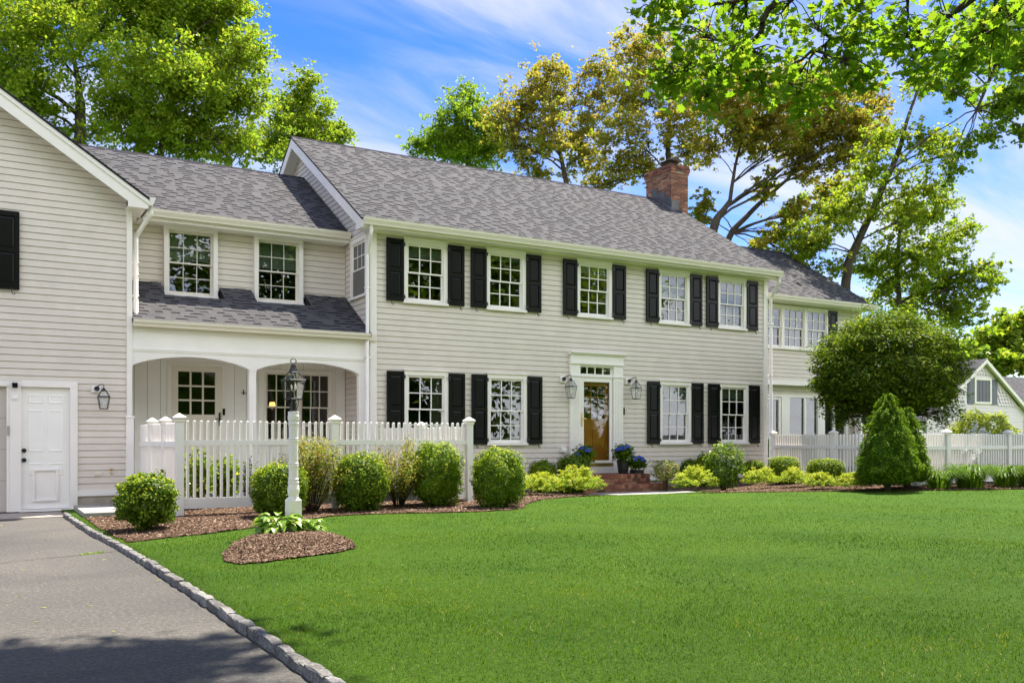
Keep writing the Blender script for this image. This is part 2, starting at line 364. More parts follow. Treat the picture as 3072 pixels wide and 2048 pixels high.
def bricks(mb, x0, x1, y0, y1, z0, z1, ch=.066, bl=.205, faces='NSEW', seed=0, shrink=None):
    rg = random.Random(seed); g_ = .005
    k = 0; z = z0
    while z < z1 - .01:
        h = min(ch, z1 - z) - .010; off = (k % 2) * .5
        for side in faces:
            L_ = (x1 - x0) if side in 'NS' else (y1 - y0); n_ = max(1, round(L_ / bl)); b = L_ / n_
            a = -off * b
            while a < L_ - .01:
                s0, s1 = max(0, a) + .005, min(L_, a + b) - .005; a += b
                if s1 - s0 < .02: continue
                j = rg.uniform(-.0025, .003); o = g_ + j
                if side == 'S': mb.box(x0 + s0, x0 + s1, y0 - o, y0 + .02, z, z + h)
                if side == 'N': mb.box(x0 + s0, x0 + s1, y1 - .02, y1 + o, z, z + h)
                if side == 'W': mb.box(x0 - o, x0 + .02, y0 + s0, y0 + s1, z, z + h)
                if side == 'E': mb.box(x1 - .02, x1 + o, y0 + s0, y0 + s1, z, z + h)
        z += ch; k += 1

# ---------------------------------------------------------------- house
house = empty('house', (6.74, 17.1, 0), 'long two-storey house with beige siding, black shutters, red chimney and attached garage gable', 'house')
PITCH = .623
def window(T, u0, u1, z0, z1, cas=.088, head=.12, sill=.05, cols=3, rows=2, beige=False, glass_m='glass', blind=None, curtain=None, d0=-.022, cap=False, base='white', parent=None, name='window', slats=False):
    mb = MB(T)   # casing
    mb.box(u0, u0 + cas, d0, .07, z0 + sill, z1 - head); mb.box(u1 - cas, u1, d0, .07, z0 + sill, z1 - head)
    mb.box(u0, u1, d0 - .002, .07, z1 - head, z1 - .022)
    mb.box(u0 - .015, u1 + .015, d0 - .030, .07, z1 - .022, z1)
    f = mb.build('window' if name == 'window' else name, [base], parent or house, bevel=.003)
    MB(T).box(u0 - .012, u1 + .012, d0 - .035, .08, z0, z0 + sill - .002).build('sill', [base], f, bevel=.004)
    a, b, lo, hi = u0 + cas, u1 - cas, z0 + sill, z1 - head
    sm_ = 'cream' if beige else 'white'; mid = lo + (hi - lo) * .505
    # stops
    for which in (0, 1):
        d = .012 if which else .045
        s0, s1 = (mid - .018, hi) if which else (lo, mid + .018)
        q = MB(T); st = .036; top = .04 if which else .030; bot = .030 if which else .072
        q.box(a, a + st, d, d + .035, s0, s1); q.box(b - st, b, d, d + .035, s0, s1)
        q.box(a + st, b - st, d, d + .035, s1 - top, s1); q.box(a + st, b - st, d, d + .035, s0, s0 + bot)
        ga, gb, g0, g1 = a + st, b - st, s0 + bot, s1 - top
        mw = .0065 if beige and z0 > 3 else .010
        for i in range(1, cols): x = ga + (gb - ga) * i / cols; q.box(x - mw, x + mw, d + .006, d + .022, g0, g1)
        for i in range(1, rows): z = g0 + (g1 - g0) * i / rows; q.box(ga, gb, d + .007, d + .021, z - mw, z + mw)
        q.build('sash', [sm_], f)
        g = MB(T); g.quad((ga, d + .024, g0), (gb, d + .024, g0), (gb, d + .024, g1), (ga, d + .024, g1)); g.build('pane', [glass_m], f)
    if blind:
        bz0, bz1 = blind
        q = MB(T)
        if slats:
            z = bz0
            while z < bz1: q.quad((a, .12, z), (b, .12, z), (b, .135, z + .034), (a, .135, z + .034)); z += .042
        else: q.box(a, b, .12, .125, bz0, bz1)
        q.build('blind', ['blind'], f)
    if curtain:
        for (ca, cb) in curtain:
            q = MB(T); n_ = 26
            for i in range(n_):
                x, x2 = ca + (cb - ca) * i / n_, ca + (cb - ca) * (i + 1) / n_
                q.quad((x, .16 + .022 * math.sin(i * 1.35), lo - .2), (x2, .16 + .022 * math.sin((i + 1) * 1.35), lo - .2), (x2, .16 + .022 * math.sin((i + 1) * 1.35), hi), (x, .16 + .022 * math.sin(i * 1.35), hi))
            q.build('curtain', ['fabric'], f, smooth=True)
    return f
def shutter(T, u0, u1, z0, z1, hinge_side, mat='black_paint', hold=True, split=.50):
    q = MB(T); d0, d1 = -.048, -.012; st = .062
    q.box(u0, u0 + st, d0, d1, z0, z1); q.box(u1 - st, u1, d0, d1, z0, z1)
    zm = z0 + (z1 - z0) * split
    for a, b in ((z1 - .085, z1), (zm - .035, zm + .035), (z0, z0 + .10)): q.box(u0 + st, u1 - st, d0, d1, a, b)
    for a, b in ((z0 + .10, zm - .035), (zm + .035, z1 - .085)):
        A, B, i_ = u0 + st, u1 - st, .038
        q.box(A, B, d0 + .018, d1, a, b)
        v = [(A + .008, d0 + .018, a + .008), (B - .008, d0 + .018, a + .008), (B - .008, d0 + .018, b - .008), (A + .008, d0 + .018, b - .008),
             (A + i_, d0 + .004, a + i_), (B - i_, d0 + .004, a + i_), (B - i_, d0 + .004, b - i_), (A + i_, d0 + .004, b - i_)]
        q.add(v, [(4, 5, 6, 7), (0, 1, 5, 4), (1, 2, 6, 5), (2, 3, 7, 6), (3, 0, 4, 7)])
    s_ = q.build('shutter', [mat], house, bevel=.002)
    ue = u1 if hinge_side > 0 else u0
    for z in (z0 + .085, z1 - .115):
        MB(T).box(ue - .028 * (1 - 0) if hinge_side > 0 else ue - .022, ue + .022 if hinge_side > 0 else ue + .028, d0 - .012, d0 + .002, z - .03, z + .045).build('hinge', ['iron'], s_)
    if hold:
        uh = u0 + (u1 - u0) * .28 if hinge_side > 0 else u0 + (u1 - u0) * .72
        h = MB(T); pts = [(uh, d0 - .004, z0 + .02), (uh - .006, d0 - .01, z0 - .01), (uh - .004, d0 - .012, z0 - .045), (uh + .008, d0 - .012, z0 - .078), (uh + .028, d0 - .012, z0 - .088), (uh + .042, d0 - .012, z0 - .072), (uh + .036, d0 - .012, z0 - .055), (uh + .024, d0 - .012, z0 - .058)]
        h.tube(pts, [.008, .008, .007, .007, .007, .006, .006, .006], 6); h.build('holdback', ['iron'], s_)
    return s_

# --- main block
F = FRONT(17.1)
XL, XR = 6.74, 17.84
up = [7.975, 9.905, 12.27, 14.66, 16.58]; lowc = [7.987, 9.928, 14.70, 16.645]
holes = [(c - .46, c + .46, 4.05, 5.30) for c in up] + [(c - .46, c + .46, 1.13, 2.60) for c in lowc] + [(11.60, 13.05, .3, 3.20)]
mb = MB(F); siding(mb, XL + .13, XR - .13, .36, 5.41, holes); mb.build('siding_wall', ['siding'], house, label='pale beige lap siding of the main block')
MB(F).box(XL + .13, XR - .13, -.018, .03, .24, .36).build('base_board', ['white'], house)
MB(F).box(XL + .02, XR - .02, .02, .3, -.2, .24).build('foundation', ['concrete'], house)
for a, b in ((XL, XL + .145), (XR - .14, XR)):
    MB(F).box(a, b, -.026, .12, .24, 5.42).build('corner_board', ['white'], house, bevel=.004)
for i, c in enumerate(up):
    bl = [(5.0, 5.3), (5.12, 5.3), (5.08, 5.3), (4.68, 5.3), (4.05, 5.3)][i]
    window(F, c - .50, c + .50, 4.017, 5.368, blind=bl, slats=i >= 3)
    shutter(F, c - .885, c - .503, 4.045, 5.315, 1); shutter(F, c + .505, c + .888, 4.045, 5.315, -1)
for i, c in enumerate(lowc):
    cu = [[(c - .42, c - .33), (c + .16, c + .42)], [(c + .12, c + .42)], None, None][i]
    window(F, c - .505, c + .505, 1.095, 2.665, curtain=cu, blind=(2.25, 2.6) if i > 1 else None)
    shutter(F, c - .888, c - .508, 1.12, 2.617, 1); shutter(F, c + .51, c + .89, 1.12, 2.617, -1)
# rear and side shell
mb = MB(); mb.box(XL + .02, XR - .02, 17.14, 25.7, .2, 5.42); 
mb.f = [f for i, f in enumerate(mb.f) if i not in (2,)]; mb.m = mb.m[:len(mb.f)]
mb.box(XL + .1, XR - .1, 17.13, 25.6, 2.95, 3.2); mb.box(XL + .1, XR - .1, 21.2, 21.3, .3, 5.4)
for x in (9.0, 11.2, 13.5, 15.6): mb.box(x - .05, x + .05, 17.14, 21.2, .3, 5.4)
mb.build('interior', ['interior'], house)
# left gable wall of main block (facing -x); local u = -y
ZE, YE = 5.565, 16.74          # roof surface at the eave edge
YR = 21.42; ZR = ZE + PITCH * (YR - YE)
T = LEFTW(XL)
def clipL(z, Y0=17.12, zt=.0):
    y = YE + (z + .12 - ZE) / PITCH if z + .12 > ZE else Y0
    y = max(Y0, y); return (-(2 * YR - y) if z > 5 else -25.7, -y)
mb = MB(T); siding(mb, 0, 0, .36, ZR - .25, [(-18.10, -17.26, 4.17, 5.36)], clipL); mb.build('siding_wall', ['siding'], house, label='gable end siding facing the lower wing')
window(T, -18.165, -17.24, 4.13, 5.41, cas=.08, cols=3)
T2 = RIGHTW(XR)
def clipR(z):
    y = YE + (z + .12 - ZE) / PITCH if z + .12 > ZE else 17.12
    y = max(17.12, y); return (y, 2 * YR - y if z > 5 else 25.7)
mb = MB(T2); siding(mb, 0, 0, .36, ZR - .25, [], clipR); mb.build('siding_wall', ['siding'], house)
MB(T).box(-17.24, -17.10, -.004, .02, .24, 5.42).build('corner_board', ['white'], house)
# roof builder along x : slopes facing -y and +y
def slope_roof(x0, x1, ye, ze, yr, name='roof', seed=1, back=True, eave_t=.0, lbl=None):
    zr = ze + PITCH * (yr - ye); ln = math.hypot(yr - ye, zr - ze); s = Vector((0, yr - ye, zr - ze)) / ln; n = Vector((0, -s.z, s.y))
    mb = MB(); shingles(mb, (x0, ye, ze), (1, 0, 0), s, n, x1 - x0, ln, seed)
    t = .03
    a, b = (ye, ze), (yr, zr)
    mb.extr([(a[0], a[1] - .002), (b[0], b[1] - .002), (b[0], b[1] - t), (a[0], a[1] - t)], x0, x1, 1, 'x')
    if back:
        yb = 2 * yr - ye; mb.extr([(b[0], b[1]), (yb, ze), (yb, ze - t), (b[0], b[1] - t)], x0, x1, 0, 'x')
    k = x0                                # ridge caps
    while k < x1:
        e = min(k + .19, x1); q = .013
        mb.extr([(yr - .13, zr - .075), (yr, zr + .022 + q * .5), (yr + .13, zr - .075), (yr, zr)], k, e - .012, 1, 'x'); k = e
    return mb.build(name, ['shingle', 'shingle_band'], house, label=lbl), zr
slope_roof(6.43, 18.0, YE, ZE, YR, seed=3, lbl='long grey shingle roof of the main block')
# rakes of main gable
def rake(x0, x1, ye, ze, yr, hgt=.24, ret=17.1, low=5.385, tr=.04):
    zr = ze + PITCH * (yr - ye); o = .034
    mb = MB()
    mb.extr([(ye + .01, ze - o), (yr, zr - o), (yr, zr - o - hgt), (ret, ze + PITCH * (ret - ye) - o - hgt), (ret, low), (ye + .01, low)], x0, x1, 0, 'x')
    yb = 2 * yr - ye
    mb.extr([(yb - .01, ze - o), (yr, zr - o), (yr, zr - o - hgt), (2 * yr - ret, ze + PITCH * (ret - ye) - o - hgt), (2 * yr - ret, low), (yb - .01, low)], x0 + .001, x1 - .001, 0, 'x')
    return mb.build('rake_board', ['white'], house, bevel=.004)
rake(6.445, 6.475, YE, ZE, YR); rake(17.955, 17.985, YE, ZE, YR)
# soffits under rakes and eave
mb = MB(); zs = ZE - .09
for xa, xb in ((6.475, XL + .02), (XR - .02, 17.955)):
    mb.extr([(YE + .03, zs), (YR, zs + PITCH * (YR - YE) - .02), (YR, zs + PITCH * (YR - YE) - .05), (YE + .03, zs - .03)], xa, xb, 0, 'x')
    mb.extr([(2 * YR - YE - .03, zs), (YR, zs + PITCH * (YR - YE) - .02), (YR, zs + PITCH * (YR - YE) - .05), (2 * YR - YE - .03, zs - .03)], xa + .001, xb - .001, 0, 'x')
mb.box(6.475, 17.955, YE + .03, 17.12, 5.41, 5.435); mb.build('soffit', ['white_panel'], house)
MB().box(6.475, 17.955, YE + .005, YE + .03, 5.39, 5.535).build('fascia', ['white'], house)
mb = MB(FRONT(0)); gutter(mb, 6.47, 17.95, YE + .004, 5.575, .14); mb.build('gutter', ['cream'], house, label='white eave gutter of the main block')
MB(F).box(XL + .146, XR - .142, -.012, .02, 5.375, 5.41).build('frieze_board', ['white'], house)
def downspout(x, y, ztop, zbot, xo, yo, w_=.062, nm='downspout'):
    "outlet at (xo,yo,ztop), runs down the wall at (x,y)"
    P = [Vector(p) for p in ((xo, yo, ztop), (xo, yo, ztop - .16), (xo * .6 + x * .4, yo * .6 + y * .4, ztop - .30), (x, y, ztop - .52), (x, y, ztop - .66), (x, y, zbot))]
    # smooth
    Q = [P[0]]
    for i in range(1, len(P) - 1): Q += [P[i] * .75 + P[i - 1] * .25 if (P[i] - P[i - 1]).length < .6 else P[i] + (P[i - 1] - P[i]).normalized() * .06, P[i], P[i] * .8 + P[i + 1] * .2 if (P[i + 1] - P[i]).length < .6 else P[i] + (P[i + 1] - P[i]).normalized() * .06]
    Q.append(P[-1])
    mb = MB(); mb.tube(Q, w_ * .62, 8); 
    for z in (ztop - 1.2, (ztop + zbot) / 2, zbot + .4):
        if z > zbot + .2: mb.box(x - .05, x + .05, y - .03, y + .055, z, z + .03)
    return mb.build(nm, ['white'], house, smooth=True)
downspout(6.665, 17.03, 5.44, .25, 6.62, 16.70); downspout(17.90, 17.03, 5.44, .3, 17.86, 16.70)

# --- chimney
ch = MB(); ch.box(17.66, 18.30, 20.71, 21.89, 3.0, 9.12)
chimney = ch.build('chimney', ['mortar'], house, label='red brick chimney')
q = MB(); bricks(q, 17.66, 18.30, 20.71, 21.89, 7.4, 9.13, seed=5)
for k, (e, z) in enumerate(((.022, 9.13), (.045, 9.196), (.045, 9.262), (.03, 9.328))): bricks(q, 17.66 - e, 18.30 + e, 20.71 - e, 21.89 + e, z, z + .066, seed=9 + k)
q.build('brickwork', ['brick'], chimney)
MB().box(17.66 - .025, 18.30 + .025, 20.71 - .025, 21.89 + .025, 9.12, 9.385).build('crown', ['mortar'], chimney)
q = MB(); q.box(17.80, 18.14, 21.0, 21.34, 9.38, 9.56); q.extr([(17.70, 9.56), (18.24, 9.56), (17.97, 9.69)], 20.86, 21.48, 0, 'y'); q.build('flue_cap', ['flue'], chimney)
q = MB()
for y0, y1, z1 in ((20.70, 20.98, 8.42), (20.98, 21.35, 8.62), (21.35, 21.6, 8.80)): q.box(17.63, 17.66, y0, y1, 7.9, z1)
q.box(17.63, 17.92, 20.672, 20.70, 7.7, 8.30); q.extr([(20.4, 7.85 + .03), (21.42, 8.49 + .06), (21.42, 8.44), (20.4, 7.80)], 17.50, 17.63, 0, 'x'); q.build('flashing', ['lead'], chimney)

# --- entrance
ent = MB(F); U0, U1 = 11.57, 13.07
ent.box(U0, U0 + .275, -.05, .05, .24, 2.66); ent.box(U1 - .275, U1, -.05, .05, .24, 2.66)
ent.box(U0, U0 + .275, -.05, .05, 2.70, 2.945); ent.box(U1 - .275, U1, -.05, .05, 2.70, 2.945)
ent.box(U0 - .012, U0 + .287, -.07, .05, 2.66, 2.70); ent.box(U1 - .287, U1 + .012, -.07, .05, 2.66, 2.70)
ent.box(U0 + .275, U1 - .275, -.03, .05, 2.655, 2.725); ent.box(U0 + .275, U1 - .275, -.03, .05, 2.90, 2.95)
ent.box(U0, U1, -.06, .05, 2.985, 3.15); ent.box(U0 - .015, U1 + .015, -.08, .05, 2.945, 2.985)
ent.extr([(.05, 3.15), (-.075, 3.15), (-.10, 3.18), (-.13, 3.20), (-.13, 3.235), (.05, 3.235)], U0 - .035, U1 + .035, 0, 'x')
for a in (U0, U1 - .275):
    for k in range(5):
        x = a + .045 + k * .043; ent.box(x, x + .024, -.058, -.049, .75, 2.60)
ent = ent.build('door_surround', ['white'], house, bevel=.003)
t_ = MB(F); t_.box(11.845, 12.795, .012, .04, 2.726, 2.735); t_.box(11.845, 12.795, .012, .04, 2.885, 2.90)
for x in (11.85, 12.075, 12.30, 12.525, 12.75): t_.box(x - .012 - (.02 if x == 11.85 else 0), x + .012 + (.03 if x == 12.75 else 0), .01, .036, 2.735, 2.885)
t_ = t_.build('transom_window', ['white'], house); MB(F).quad((11.85, .03, 2.73), (12.8, .03, 2.73), (12.8, .03, 2.89), (11.85, .03, 2.89)) .build if False else None
g_ = MB(F); g_.quad((11.85, .03, 2.73), (12.8, .03, 2.73), (12.8, .03, 2.89), (11.85, .03, 2.89)); g_.build('pane', ['glass'], t_)
sd = MB(F); a, b, lo, hi = 11.862, 12.783, .675, 2.65
sd.box(a, a + .105, -.012, .03, lo, hi); sd.box(b - .082, b, -.012, .03, lo, hi); sd.box(a + .105, b - .082, -.012, .03, hi - .10, hi); sd.box(a + .105, b - .082, -.012, .03, lo, lo + .06)
sd = sd.build('storm_door', ['white'], house, bevel=.004)
g_ = MB(F); g_.quad((a + .1, .01, lo + .05), (b - .08, .01, lo + .05), (b - .08, .01, hi - .09), (a + .1, .01, hi - .09)); g_.build('pane', ['storm_glass'], sd)
h_ = MB(F); h_.box(a + .022, a + .062, -.022, -.012, 1.52, 1.83); h_.tube([(a + .042, -.03, 1.70), (a + .042, -.065, 1.70), (a + .13, -.07, 1.70)], .010, 8); h_.build('handle', ['brass'], sd)
k_ = MB(F); k_.box(a - .005, b + .0, -.03, .05, .603, .672); k_.build('threshold', ['brass'], house)
MB(F).box(U0 + .275, U1 - .275, -.02, .05, .30, .602).build('riser_board', ['white'], house)
# oak door
D = .085; wd = MB(F); A, B, lo, hi = 11.93, 12.74, .69, 2.56
st = .115; wd.box(A, A + st, D, D + .045, lo, hi); wd.box(B - st, B, D, D + .045, lo, hi)
for z0, z1 in ((lo, lo + .25), (1.46, 1.70), (hi - .10, hi)): wd.box(A + st, B - st, D, D + .045, z0, z1)
cm = (A + B) / 2; wd.box(cm - .05, cm + .05, D, D + .045, lo + .25, 1.46)
for x0, x1 in ((A + st, cm - .05), (cm + .05, B - st)): wd.box(x0, x1, D + .016, D + .03, lo + .25, 1.46)
for i in (1, 2):
    x = A + st + (B - A - 2 * st) * i / 3; wd.box(x - .012, x + .012, D + .004, D + .04, 1.70, hi - .10)
    z = 1.70 + (hi - .10 - 1.70) * i / 3; wd.box(A + st, B - st, D + .005, D + .039, z - .012, z + .012)
wd.box(A - .06, A - .002, .05, D + .06, lo - .02, 2.62); wd.box(B + .002, B + .04, .05, D + .06, lo - .02, 2.62)
wd = wd.build('front_door', ['oak'], house, bevel=.003, label='oak door with nine lights behind the storm door')
g_ = MB(F); g_.quad((A + st, D + .02, 1.70), (B - st, D + .02, 1.70), (B - st, D + .02, hi - .1), (A + st, D + .02, hi - .1)); g_.build('pane', ['glass'], wd)
MB(F).box(13.085, 13.125, -.04, -.002, 1.80, 1.97).build('doorbell', ['black_paint'], house)
MB(F).box(13.15, 13.19, -.012, .01, 1.88, 2.02).box(13.20, 13.225, -.012, .01, 1.90, 2.01).build('house_number', ['cream'], house)
MB(F).box(11.34, 11.46, -.05, 0, .93, 1.04).box(11.355, 11.445, -.06, -.05, .945, 1.0).build('outlet_box', ['white_panel'], house)

# --- left wing between garage and main block
FW = FRONT(18.5)
ww = [(3.055, 4.065), (4.785, 5.795)]
mb = MB(FW); siding(mb, 2.28, XL, 4.18, 5.36, [(a + .06, b - .06, 4.0, 5.34) for a, b in ww]); mb.build('siding_wall', ['siding'], house, label='upper siding of the low wing')
for a, b in ww: window(FW, a, b, 3.985, 5.375, cas=.085, head=.09, sill=.06, beige=True, blind=(4.74, 5.3), d0=-.09)
mb = MB(); ze2 = 5.555; ye2 = 18.14; yr2 = 21.2
slope_roof(-.9, 6.70, ye2, ze2, yr2, seed=7, lbl='grey shingle roof of the low wing')
MB().box(2.2, 6.72, ye2 + .02, 18.52, 5.355, 5.38).build('soffit', ['white_panel'], house)
MB().box(2.3, 6.71, ye2 + .004, ye2 + .03, 5.35, 5.53).build('fascia', ['white'], house)
mb = MB(FRONT(0)); gutter(mb, 2.66, 6.70, ye2, 5.56, .14); mb.build('gutter', ['cream'], house)
# skirt roof over porch
ys, zs_ = 17.0, 3.33; ln = math.hypot(18.5 - ys, .92); s = Vector((0, 18.5 - ys, .92)) / ln; n = Vector((0, -s.z, s.y))
mb = MB(); k_ = .92 / 1.5; yn = 18.02; l1 = (yn - ys) / (18.5 - ys) * ln
l1 = round(l1 / .130) * .130; yn = ys + l1 / ln * 1.5
shingles(mb, (2.30, ys, zs_), (1, 0, 0), s, n, XL - 2.30, l1, 21); mb.extr([(ys, zs_), (yn, zs_ + k_ * (yn - ys)), (yn, zs_ + k_ * (yn - ys) - .06), (ys, zs_ - .06)], 2.30, XL, 1, 'x')
for xa, xb in ((2.30, ww[0][0] - .05), (ww[0][1] + .05, ww[1][0] - .05), (ww[1][1] + .05, XL)):
    shingles(mb, (xa, yn, zs_ + k_ * (yn - ys)), (1, 0, 0), s, n, xb - xa, ln - l1, 22 + int(xa)); mb.extr([(yn, zs_ + k_ * (yn - ys)), (18.5, zs_ + .92), (18.5, zs_ + .70), (yn, zs_ + k_ * (yn - ys) - .06)], xa, xb, 1, 'x')
mb.build('porch_roof', ['shingle', 'shingle_band'], house)
mb = MB()
for a, b in ww:
    mb.box(a - .12, b + .12, 17.97, 18.49, 3.925, 3.945)
    for x in (a - .062, b + .052): mb.extr([(18.02, 3.94), (18.49, 3.94), (18.49, 4.26), (18.02, 3.97)], x, x + .012, 0, 'x')
mb.build('window_flashing', ['lead'], house)
mb = MB(FRONT(0)); gutter(mb, 2.31, 6.70, 17.03, 3.335, .12); mb.box(2.31, 6.86, 17.031, 17.09, 3.2, 3.33); mb.build('gutter', ['cream'], house, label='porch gutter')
# porch beam with two arches
FP = FRONT(17.1); mb = MB(FP)
mb.box(2.305, 6.73, .0, .14, 2.845, 3.22)
mb.box(2.305, 6.73, -.012, .10, 2.785, 2.815); mb.box(2.305, 6.73, -.02, .10, 2.815, 2.845)
def arch(a, b, z_end, z_mid):
    n_ = 28; pts = [(a + (b - a) * i / n_, z_end + (z_mid - z_end) * (1 - (2 * i / n_ - 1) ** 2) ** .82) for i in range(n_ + 1)]
    for (x0, z0), (x1, z1) in zip(pts[:-1], pts[1:]):
        mb.quad((x0, 0, z0), (x1, 0, z1), (x1, 0, 2.785), (x0, 0, 2.785)); mb.quad((x0, .14, z0), (x1, .14, z1), (x1, 0, z1), (x0, 0, z0))
        mb.quad((x1, .14, z1), (x0, .14, z0), (x0, .14, 2.785), (x1, .14, 2.785))
arch(2.305, 4.35, 2.53, 2.722); arch(4.477, 6.515, 2.53, 2.712)
for a, b in ((4.35, 4.477), (6.515, 6.635)): mb.box(a, b, 0, .14, 2.49, 2.785)
mb.box(6.635, 6.735, 0.001, .14, .3, 2.785)
mb.build('porch_beam', ['grey_white'], house)
for a, b in ((4.35, 4.477), (6.515, 6.635)): MB(FP).box(a, b, .002, .13, .25, 2.49).build('porch_post', ['grey_white'], house, bevel=.006)
# porch back wall of vertical boards
mb = MB(FW); x = 2.3
cut = [(3.21, 4.16, .4, 2.70), (5.04, 6.41, 1.2, 2.62)]
while x < XL - .01:
    e = min(x + .235, XL); xs_ = sorted({x, e - .007} | {v for c in cut for v in c[:2] if x < v < e - .007})
    for xa, xb in zip(xs_[:-1], xs_[1:]):
        segs = [(.3, 2.95)]
        for c in cut:
            if c[0] <= (xa + xb) / 2 <= c[1]: segs = [(.3, c[2]), (c[3], 2.95)]
        for z0, z1 in segs: mb.box(xa, xb, .0, .02, z0, z1)
    x = e
mb.box(2.3, XL, .012, .03, .3, .5); mb.build('porch_wall', ['white_panel'], house)
MB().box(2.3, 6.73, 17.2, 18.5, 2.90, 2.95).build('porch_ceiling', ['white_panel'], house)
MB().box(2.3, 6.72, 17.0, 18.5, -.1, .42).box(2.9, 4.3, 16.6, 17.0, -.1, .22).build('porch_floor', ['pale_stone'], house)
MB().box(2.26, 2.30, 17.13, 18.5, .2, 3.3).build('porch_side_wall', ['white_panel'], house)
mb = MB(); mb.box(2.4, 6.68, 18.56, 21.2, .4, 2.9); mb.f = [f for i, f in enumerate(mb.f) if i != 2]; mb.m = mb.m[:5]
k = len(mb.f); mb.box(2.4, 6.68, 18.56, 21.2, 3.2, 5.33); mb.f = [f for i, f in enumerate(mb.f) if i != k + 2]; mb.m = mb.m[:len(mb.f)]
mb.build('interior', ['interior'], house)
# porch door
pd = MB(FW); a, b, lo, hi = 3.21, 4.16, .45, 2.70
pd.box(a - .09, a - .002, -.02, .04, lo, hi); pd.box(b + .002, b + .09, -.02, .04, lo, hi); pd.box(a - .09, b + .09, -.022, .04, hi + .002, hi + .12)
pd.box(a - .05, b + .05, -.05, -.022, hi - .02, hi + .015)
pd.build('door_frame', ['white'], house)
pd = MB(FW); ga, gb, g0, g1 = 3.327, 4.03, 1.716, 2.555
pd.box(a, ga, -.014, .03, lo, hi - .003); pd.box(gb, b, -.014, .03, lo, hi - .003); pd.box(ga, gb, -.014, .03, g1, hi - .003); pd.box(ga, gb, -.014, .03, 1.50, g0); pd.box(ga, gb, 0, .03, lo, 1.50)
for i in (1, 2):
    x = ga + (gb - ga) * i / 3; pd.box(x - .017, x + .017, -.006, .02, g0, g1); z = g0 + (g1 - g0) * i / 3; pd.box(ga, gb, -.005, .019, z - .017, z + .017)
pd = pd.build('porch_door', ['cream'], house, bevel=.004)
q = MB(FW); q.quad((ga, .022, g0), (gb, .022, g0), (gb, .022, g1), (ga, .022, g1)); q.build('pane', ['glass'], pd)
q = MB(FW); q.box(4.095, 4.13, -.03, -.014, 1.50, 1.76); q.tube([(4.112, -.03, 1.64), (4.112, -.07, 1.64), (4.02, -.07, 1.63)], .009, 6); q.build('handle', ['iron'], pd)
MB(FW).box(4.17 + .0, 4.215, -.04, -.022, 1.71, 1.84).build('keypad', ['black_paint'], house)
q = MB(FW); q.tube([(4.585, -.01, 2.20), (4.60, -.035, 2.15), (4.625, -.05, 2.15), (4.635, -.05, 2.18)], .007, 6); q.tube([(4.585, -.01, 2.20), (4.57, -.035, 2.15), (4.545, -.05, 2.15), (4.535, -.05, 2.18)], .007, 6); q.box(4.575, 4.595, -.01, 0, 2.13, 2.23); q.build('coat_hook', ['iron'], house)
for a, b in ((4.99, 5.72), (5.72, 6.45)): window(FW, a, b, 1.12, 2.66, cas=.05, head=.06, sill=.05, cols=3, rows=2, beige=True, d0=-.02)

# --- garage gable block
gx0, gx1 = -5.6, 2.305
gr = -1.65; gz = 5.43; gp = .663
def groof(x): return gz + gp * ((2.546 - x) if x > gr else (x - (2 * gr - 2.546)))
def clipG(z):
    if z + .12 <= groof(gx1): return (gx0, gx1 - .09)
    x = 2.546 - (z + .12 - gz) / gp; return (2 * gr - x, min(x, gx1 - .09))
mb = MB(F); siding(mb, 0, 0, .36, groof(gr) - .3, [(-1.05, -.13, 3.72, 4.97), (.40, 1.43, 0, 2.2), (-2.6, .41, 0, 2.2)], clipG)
mb.build('siding_wall', ['siding'], house, label='beige lap siding of the garage gable')
MB(F).box(1.436, gx1 - .09, -.018, .03, .258, .36).build('base_board', ['white'], house)
MB(F).box(1.40, gx1, .01, .3, -.2, .256).build('foundation', ['concrete'], house)
MB(F).box(gx1 - .09, gx1, -.026, .14, .258, 5.26).build('corner_board', ['white'], house, bevel=.004)
q = MB(F); q.box(2.19, 2.345, -.045, .17, 1.60, 1.64); q.box(2.205, 2.33, -.035, .16, .2, 1.60); q.build('corner_pilaster', ['white'], house, bevel=.006)
q = MB(RIGHTW(gx1)); siding(q, 17.24, 25.6, .36, 5.3); q.build('siding_wall', ['siding'], house)
MB().box(gx0, gx0 + .1, 17.15, 25.6, 0, 5.3).box(gx0, gx1 - .05, 25.5, 25.6, 0, 5.3).box(gx0 + .1, gx1 - .05, 17.2, 25.5, 2.7, 2.8).box(gx0 + .1, gx1 - .05, 19, 19.1, 0, 6).build('interior', ['interior'], house)
# garage roof + rakes
mb = MB()
for sgn in (1, -1):
    xe = 2.546 if sgn > 0 else 2 * gr - 2.546; zr = groof(gr)
    mb.extr([(xe, gz), (gr, zr), (gr, zr - .03), (xe, gz - .03)], 16.76, 25.9, 0, 'y')
mb.extr([(gr - .15, zr - .06), (gr, zr + .025), (gr + .15, zr - .06)], 16.76, 25.9, 0, 'y')
mb.build('roof', ['shingle_band'], house, label='garage roof')
h_ = .285; zr = groof(gr); mb = MB(); o = .034
for sgn in (1, -1):
    X = lambda x: x if sgn > 0 else 2 * gr - x
    mb.extr([(X(2.53), gz - o), (gr, zr - o), (gr, zr - o - h_), (X(2.20), groof(2.20) - o - h_), (X(2.20), 5.245), (X(2.53), 5.245)], 16.80 + (.001 if sgn < 0 else 0), 16.83, 0, 'y')
    mb.extr([(X(2.53), gz - o + .002), (gr, zr - o + .002), (gr, zr - o - .07), (X(2.53), gz - o - .075)], 16.78 + (.001 if sgn < 0 else 0), 16.80, 0, 'y')
    mb.extr([(X(2.52), gz - o - .01), (gr, zr - o - .01), (gr, zr - o - .04), (X(2.52), gz - o - .04)], 16.83, 17.12, 0, 'y')
